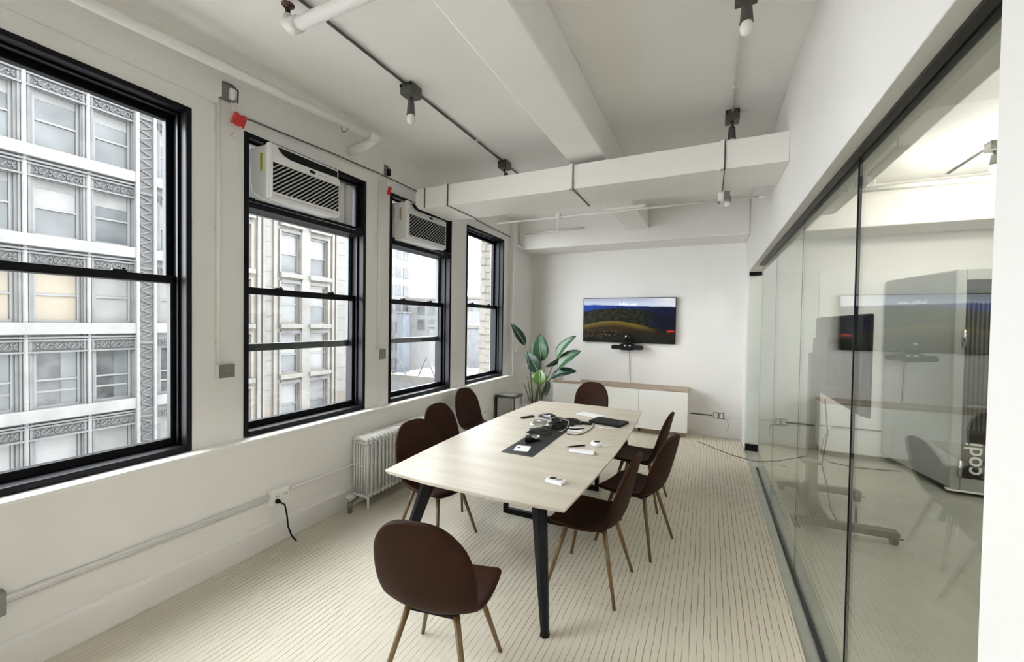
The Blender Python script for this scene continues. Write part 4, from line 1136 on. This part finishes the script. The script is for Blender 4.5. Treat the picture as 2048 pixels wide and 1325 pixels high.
# ---- far wall raceway + outlet
rw = thing('far_raceway', 'thin grey raceway along the television wall', 'raceway', (0, 0, 0))
MB().tube([(-0.24, YF - 0.011, 0.345), (0.10, YF - 0.011, 0.345)], 0.009, 8).build('conduit_run', M['lampgrey'], rw, smooth=True)
MB().tube([(0.27, YF - 0.011, 0.345), (XR, YF - 0.011, 0.345)], 0.007, 8).build('conduit_run', M['pipe'], rw, smooth=True)
o = outlet_box('wall_outlet', 'grey framed double outlet on the television wall by the door', 'outlet', (0.185, YF, 0.355), M['grey_plate'], 0.16, 0.11, 0.04, 'duplex', R(-90))
MB().tube([(0.05, 0.06, -0.04), (0.05, 0.13, -0.06), (0.045, 0.14, -0.16), (0.045, 0.13, -0.22)], 0.004, 6).build('short_cord', M['lampgrey'], o, smooth=True)
o = outlet_box('wall_outlet', 'pale double outlet on the office wall behind the glass', 'outlet', (1.02, YF, 0.36), M['trim'], 0.14, 0.11, 0.04, 'duplex', R(-90))
MB().tube([(0.02, -0.5, -0.0), (0.02, 1.4, 0.0)], 0.009, 6).build('raceway', M['lampgrey'], o, smooth=True)
tag(MB().tube([(-0.09, 6.95, 0.006), (0.10, 6.72, 0.006), (0.35, 6.45, 0.006), (0.52, 6.36, 0.004), (0.70, 6.33, -0.006), (0.95, 6.30, -0.006)], 0.005, 6).build('floor_cable', M['lampgrey'], smooth=True), 'thin dark cable crossing the carpet edge to the office', 'cable')

# ---- plant
pl = thing('potted_plant', 'bird of paradise plant with broad green leaves in the corner', 'plant', (-2.68, 6.66, 0))
MB().lathe([(0.13, 0.0), (0.165, 0.02), (0.19, 0.36), (0.195, 0.38), (0.180, 0.38), (0.175, 0.33)], 24).build('pot', M['pot'], pl, smooth=True)
MB().lathe([(0.174, 0.31), (0.174, 0.335)], 20).build('soil', M['soil'], pl)
PB = Vector((-2.68, 6.66, 0))
def leaf(base, tip, width, m, nrm, droop=0.05, fold=0.25, stem0=(0, 0), twist=0.0, wpos=0.42):
    b_ = Vector(base) - PB; t_ = Vector(tip) - PB
    d_ = t_ - b_; ln = d_.length; d_.normalize()
    n = Vector(nrm); n = (n - d_ * n.dot(d_)).normalized()
    s_ = d_.cross(n).normalized()
    g = MB(); NU, NV = 16, 8; rows = []
    mid = []
    for i in range(NU + 1):
        u = i / NU
        wd = width * (math.sin(math.pi * min(1, u ** (math.log(0.5) / math.log(wpos)))) ** 0.72 if 0 < u < 1 else 0.0) + 0.0015
        cpt = b_ + d_ * (ln * u) - n * (droop * 4 * (u - 0.5) ** 2 - droop)
        mid.append(tuple(cpt + n * 0.003))
        row = []
        for j in range(NV + 1):
            v = -1 + 2 * j / NV
            off = s_ * (v * wd) + n * (fold * abs(v) * wd - 0.06 * wd * math.sin(6 * u + 2 * v))
            row.append(len(g.v)); g.v.append(tuple(cpt + off))
        rows.append(row)
    for i in range(NU):
        for j in range(NV): g.f.append((rows[i][j], rows[i][j + 1], rows[i + 1][j + 1], rows[i + 1][j]))
    o = g.build('leaf', m, pl, smooth=True)
    so = o.modifiers.new('thick', 'SOLIDIFY'); so.thickness = 0.004
    MB().tube(mid[:-1], [0.006 * (1 - 0.8 * i / NU) + 0.001 for i in range(NU)], 6).build('midrib', M['midrib'], o, smooth=True)
    p0 = Vector((stem0[0], stem0[1], 0.32)); p3 = b_ + d_ * (-droop * 0.2)
    p3 = Vector(mid[0]); pm = (p0 * 0.5 + p3 * 0.5) + Vector((0, 0, 0.10)) - d_ * 0.03
    MB().tube([p0, (p0 + pm) / 2 + Vector((0, 0, 0.03)), pm, (pm + p3) / 2 - d_ * 0.01, p3], [0.015, 0.013, 0.011, 0.009, 0.006], 8).build('stem', M['stem'], pl, smooth=True)
LD, LM_, LL = M['leaf_dark'], M['leaf_mid'], M['leaf_light']
leaf((-2.82, 6.46, 1.42), (-3.02, 6.30, 1.79), 0.075, LD, (0.6, -0.75, 0.2), 0.03, 0.15, (-0.05, -0.03))
leaf((-2.60, 6.66, 1.14), (-2.64, 6.68, 1.615), 0.150, LM_, (0.15, -1, 0.1), 0.05, 0.18, (0.0, 0.0))
leaf((-2.61, 6.58, 0.95), (-2.85, 6.62, 1.30), 0.125, LD, (0.2, -1, 0.2), 0.04, 0.2, (-0.04, 0.02))
leaf((-2.30, 6.62, 1.22), (-1.97, 6.62, 1.60), 0.105, LM_, (-0.5, -0.8, 0.35), 0.05, 0.3, (0.05, 0.02), wpos=0.36)
leaf((-2.26, 6.56, 1.045), (-1.87, 6.56, 1.355), 0.125, LM_, (-0.3, -0.8, 0.55), 0.05, 0.3, (0.06, -0.03), wpos=0.45)
leaf((-2.39, 6.58, 0.875), (-1.94, 6.58, 1.015), 0.10, LD, (0.0, -0.75, 0.7), 0.06, 0.2, (0.07, 0.0))
leaf((-2.53, 6.46, 1.02), (-2.52, 6.40, 0.755), 0.125, LL, (0.1, -1, -0.1), 0.03, 0.25, (0.02, -0.06), wpos=0.55)
leaf((-2.50, 6.60, 1.06), (-2.16, 6.64, 1.28), 0.055, LD, (0.2, -0.6, -0.8), 0.02, 0.3, (0.03, 0.04))
leaf((-2.40, 6.50, 0.83), (-2.44, 6.46, 0.58), 0.045, LD, (0.3, -1, 0.0), 0.02, 0.3, (0.04, -0.05))
for sx, hgt in ((-0.16, 0.86), (-0.22, 0.72), (-0.10, 0.66)):
    MB().tube([(sx * 0.4, -0.02, 0.32), (sx * 0.7, -0.03, 0.55), (sx, -0.04, hgt), (sx - 0.05, -0.05, hgt + 0.02)], [0.008, 0.007, 0.005, 0.002], 6).build('stem', M['stem'], pl, smooth=True)

# ================================================================== OFFICE BEHIND THE GLASS
ZF = -0.012
# ---- rolling display
st = thing('display_stand', 'tall rolling display stand on castors behind the glass', 'stand', (0.96, 4.93, ZF))
for yy in (-0.48, 0.46):
    MB().prism([(-0.24, 0.055), (0.44, 0.06), (0.50, 0.075), (0.52, 0.10), (0.50, 0.125), (0.40, 0.125), (-0.24, 0.105)], 'y', yy - 0.04, yy + 0.04).build('foot_bar', M['grey_silver'], st, bevel=0.012)
    for x in (-0.20, 0.47):
        cs = MB().box(x - 0.025, x + 0.025, yy - 0.02, yy + 0.02, 0.045, 0.07).build('castor', M['black'], st, bevel=0.006)
        MB().lathe([(0.030, -0.012), (0.033, -0.006), (0.033, 0.006), (0.030, 0.012)], 16, (x + 0.01, yy, 0.033), 'y').build('wheel', M['black'], cs, smooth=True)
        B(x + 0.02, x + 0.075, yy - 0.012, yy + 0.012, 0.055, 0.064).build('brake_lever', M['black'], cs, bevel=0.003)
B(-0.07, 0.05, -0.46, 0.44, 0.07, 0.115).build('cross_bar', M['grey_silver'], st, bevel=0.006)
MB().prism([(-0.30, 0.10), (0.30, 0.10), (0.075, 0.32), (-0.075, 0.32)], 'x', -0.035, 0.02).build('gusset', M['grey_silver'], st, bevel=0.004)
B(-0.045, 0.035, -0.075, 0.075, 0.10, 1.56).build('post', M['grey_silver'], st, bevel=0.01)
B(-0.12, 0.04, -0.16, 0.16, 0.50, 0.53).build('shelf', M['grey_silver'], st, bevel=0.004)
B(0.03, 0.14, -0.28, 0.28, 1.28, 1.70).build('mount_bracket', M['black_metal'], st, bevel=0.004)
ds = thing('rolling_display', 'large black display carried by the rolling stand behind the glass', 'display', (1.15, 4.93, 1.50))
MB().prism(rrect(0.80, 0.405, 0.02), 'x', -0.04, 0.0).build('back_shell', M['black'], ds, bevel=0.008)
MB().prism(rrect(0.815, 0.415, 0.02), 'x', 0.0, 0.02).build('bezel', M['black'], ds, bevel=0.003)
tag(MB().tube([(1.02, 4.80, 1.12), (1.03, 4.72, 0.80), (1.00, 4.76, 0.50), (1.06, 4.80, 0.28), (1.10, 4.86, 0.06), (1.13, 4.78, ZF + 0.006), (1.10, 4.66, ZF + 0.006), (1.12, 4.58, ZF + 0.006)], 0.006, 8).build('power_lead', M['black'], smooth=True), 'black power lead hanging from the rolling display', 'cord')
ps = thing('power_strip', 'white power strip on the floor between the stand feet', 'power strip', (1.27, 4.66, ZF), R(4))
B(-0.09, 0.11, -0.035, 0.035, 0, 0.035).build('body', M['white_plastic'], ps, bevel=0.006)
MB().tube([(-0.03, 0, 0.035), (-0.03, 0.0, 0.10), (-0.025, 0.02, 0.20)], [0.014, 0.010, 0.006], 8).build('plug', M['black'], ps, smooth=True)

# ---- phone booth
bo = thing('phone_booth', 'grey phone booth with dark ribbed glass door marked codi', 'booth', (2.43, 6.12, ZF))
body = MB().prism([(0.0, 0.05), (1.25, 0.05), (1.25, 1.26), (-0.22, 1.26)], 'z', 0.06, 2.47)
body.build('shell', M['pod_grey'], bo, bevel=0.02)
B(0.02, 1.22, 0.10, 1.2, 0.0, 0.06).build('plinth', M['mat_dark'], bo)
B(0.0, 0.085, 0.0, 0.05, 0.06, 2.47).build('front_post', M['pod_grey'], bo, bevel=0.008)
B(0.085, 1.25, 0.0, 0.05, 2.35, 2.47).build('front_header', M['pod_grey'], bo, bevel=0.006)
B(0.085, 1.25, 0.0, 0.05, 0.06, 0.20).build('front_kick', M['pod_grey'], bo, bevel=0.006)
B(-0.02, 1.25, -0.01, 0.05, 0.045, 0.062).build('base_highlight', M['trim'], bo)  # white strip standing in for a highlight along the booth's bottom edge
B(0.085, 1.25, 0.035, 0.05, 0.20, 2.35).build('door_backing', M['pod_dark'], bo)
for q in range(26):
    x0 = 0.105 + q * 0.036
    B(x0, x0 + 0.020, 0.018, 0.036, 0.72, 2.12).build('felt_rib', M['pod_rib'], bo, bevel=0.004)
B(0.085, 1.25, 0.006, 0.012, 0.20, 2.35).build('door_glass', M['partglass'], bo)
B(0.085, 1.25, -0.002, 0.004, 0.20, 0.66).build('sign_panel', M['sign_black'], bo)
B(0.12, 0.42, 0.0, 0.010, 0.98, 1.0).build('grab_bar', M['steel'], bo)
for zz in (0.30, 1.72):
    MB().tube([(0.075, -0.012, zz - 0.09), (0.075, -0.012, zz + 0.09)], 0.018, 10).build('hinge', M['steel'], bo, smooth=True)
# the word on the booth, reading upwards
cu = bpy.data.curves.new('booth_lettering', 'FONT'); cu.body = 'codi'; cu.size = 0.205; cu.extrude = 0.002; cu.offset = 0.002
cu.materials.append(M['sign_white'])
tmp = bpy.data.objects.new('lettering_source', cu); C.objects.link(tmp)
bpy.context.view_layer.update()
lm = bpy.data.meshes.new_from_object(tmp.evaluated_get(bpy.context.evaluated_depsgraph_get()))
bpy.data.objects.remove(tmp)
tx = bpy.data.objects.new('lettering', lm); C.objects.link(tx); tx.parent = bo
tx.matrix_local = Matrix(((0, -1, 0, 0.245), (0, 0, -1, -0.005), (1, 0, 0, 0.245), (0, 0, 0, 1)))
tag(MB().tube([(1.62, 7.37, 0.30), (1.60, 7.30, 0.30), (1.50, 7.10, 0.22), (1.45, 6.95, 0.05), (1.50, 6.80, ZF + 0.006), (1.75, 6.70, ZF + 0.006), (2.1, 6.75, ZF + 0.006), (2.25, 6.80, ZF + 0.006)], 0.007, 8).build('booth_cord', M['black'], smooth=True), 'black cord from the office wall to the grey booth', 'cord')
outlet_box('wall_outlet', 'small white outlet on the office wall feeding the booth cord', 'outlet', (1.62, YF, 0.31), M['trim'], 0.07, 0.11, 0.03, 'blank', R(-90))
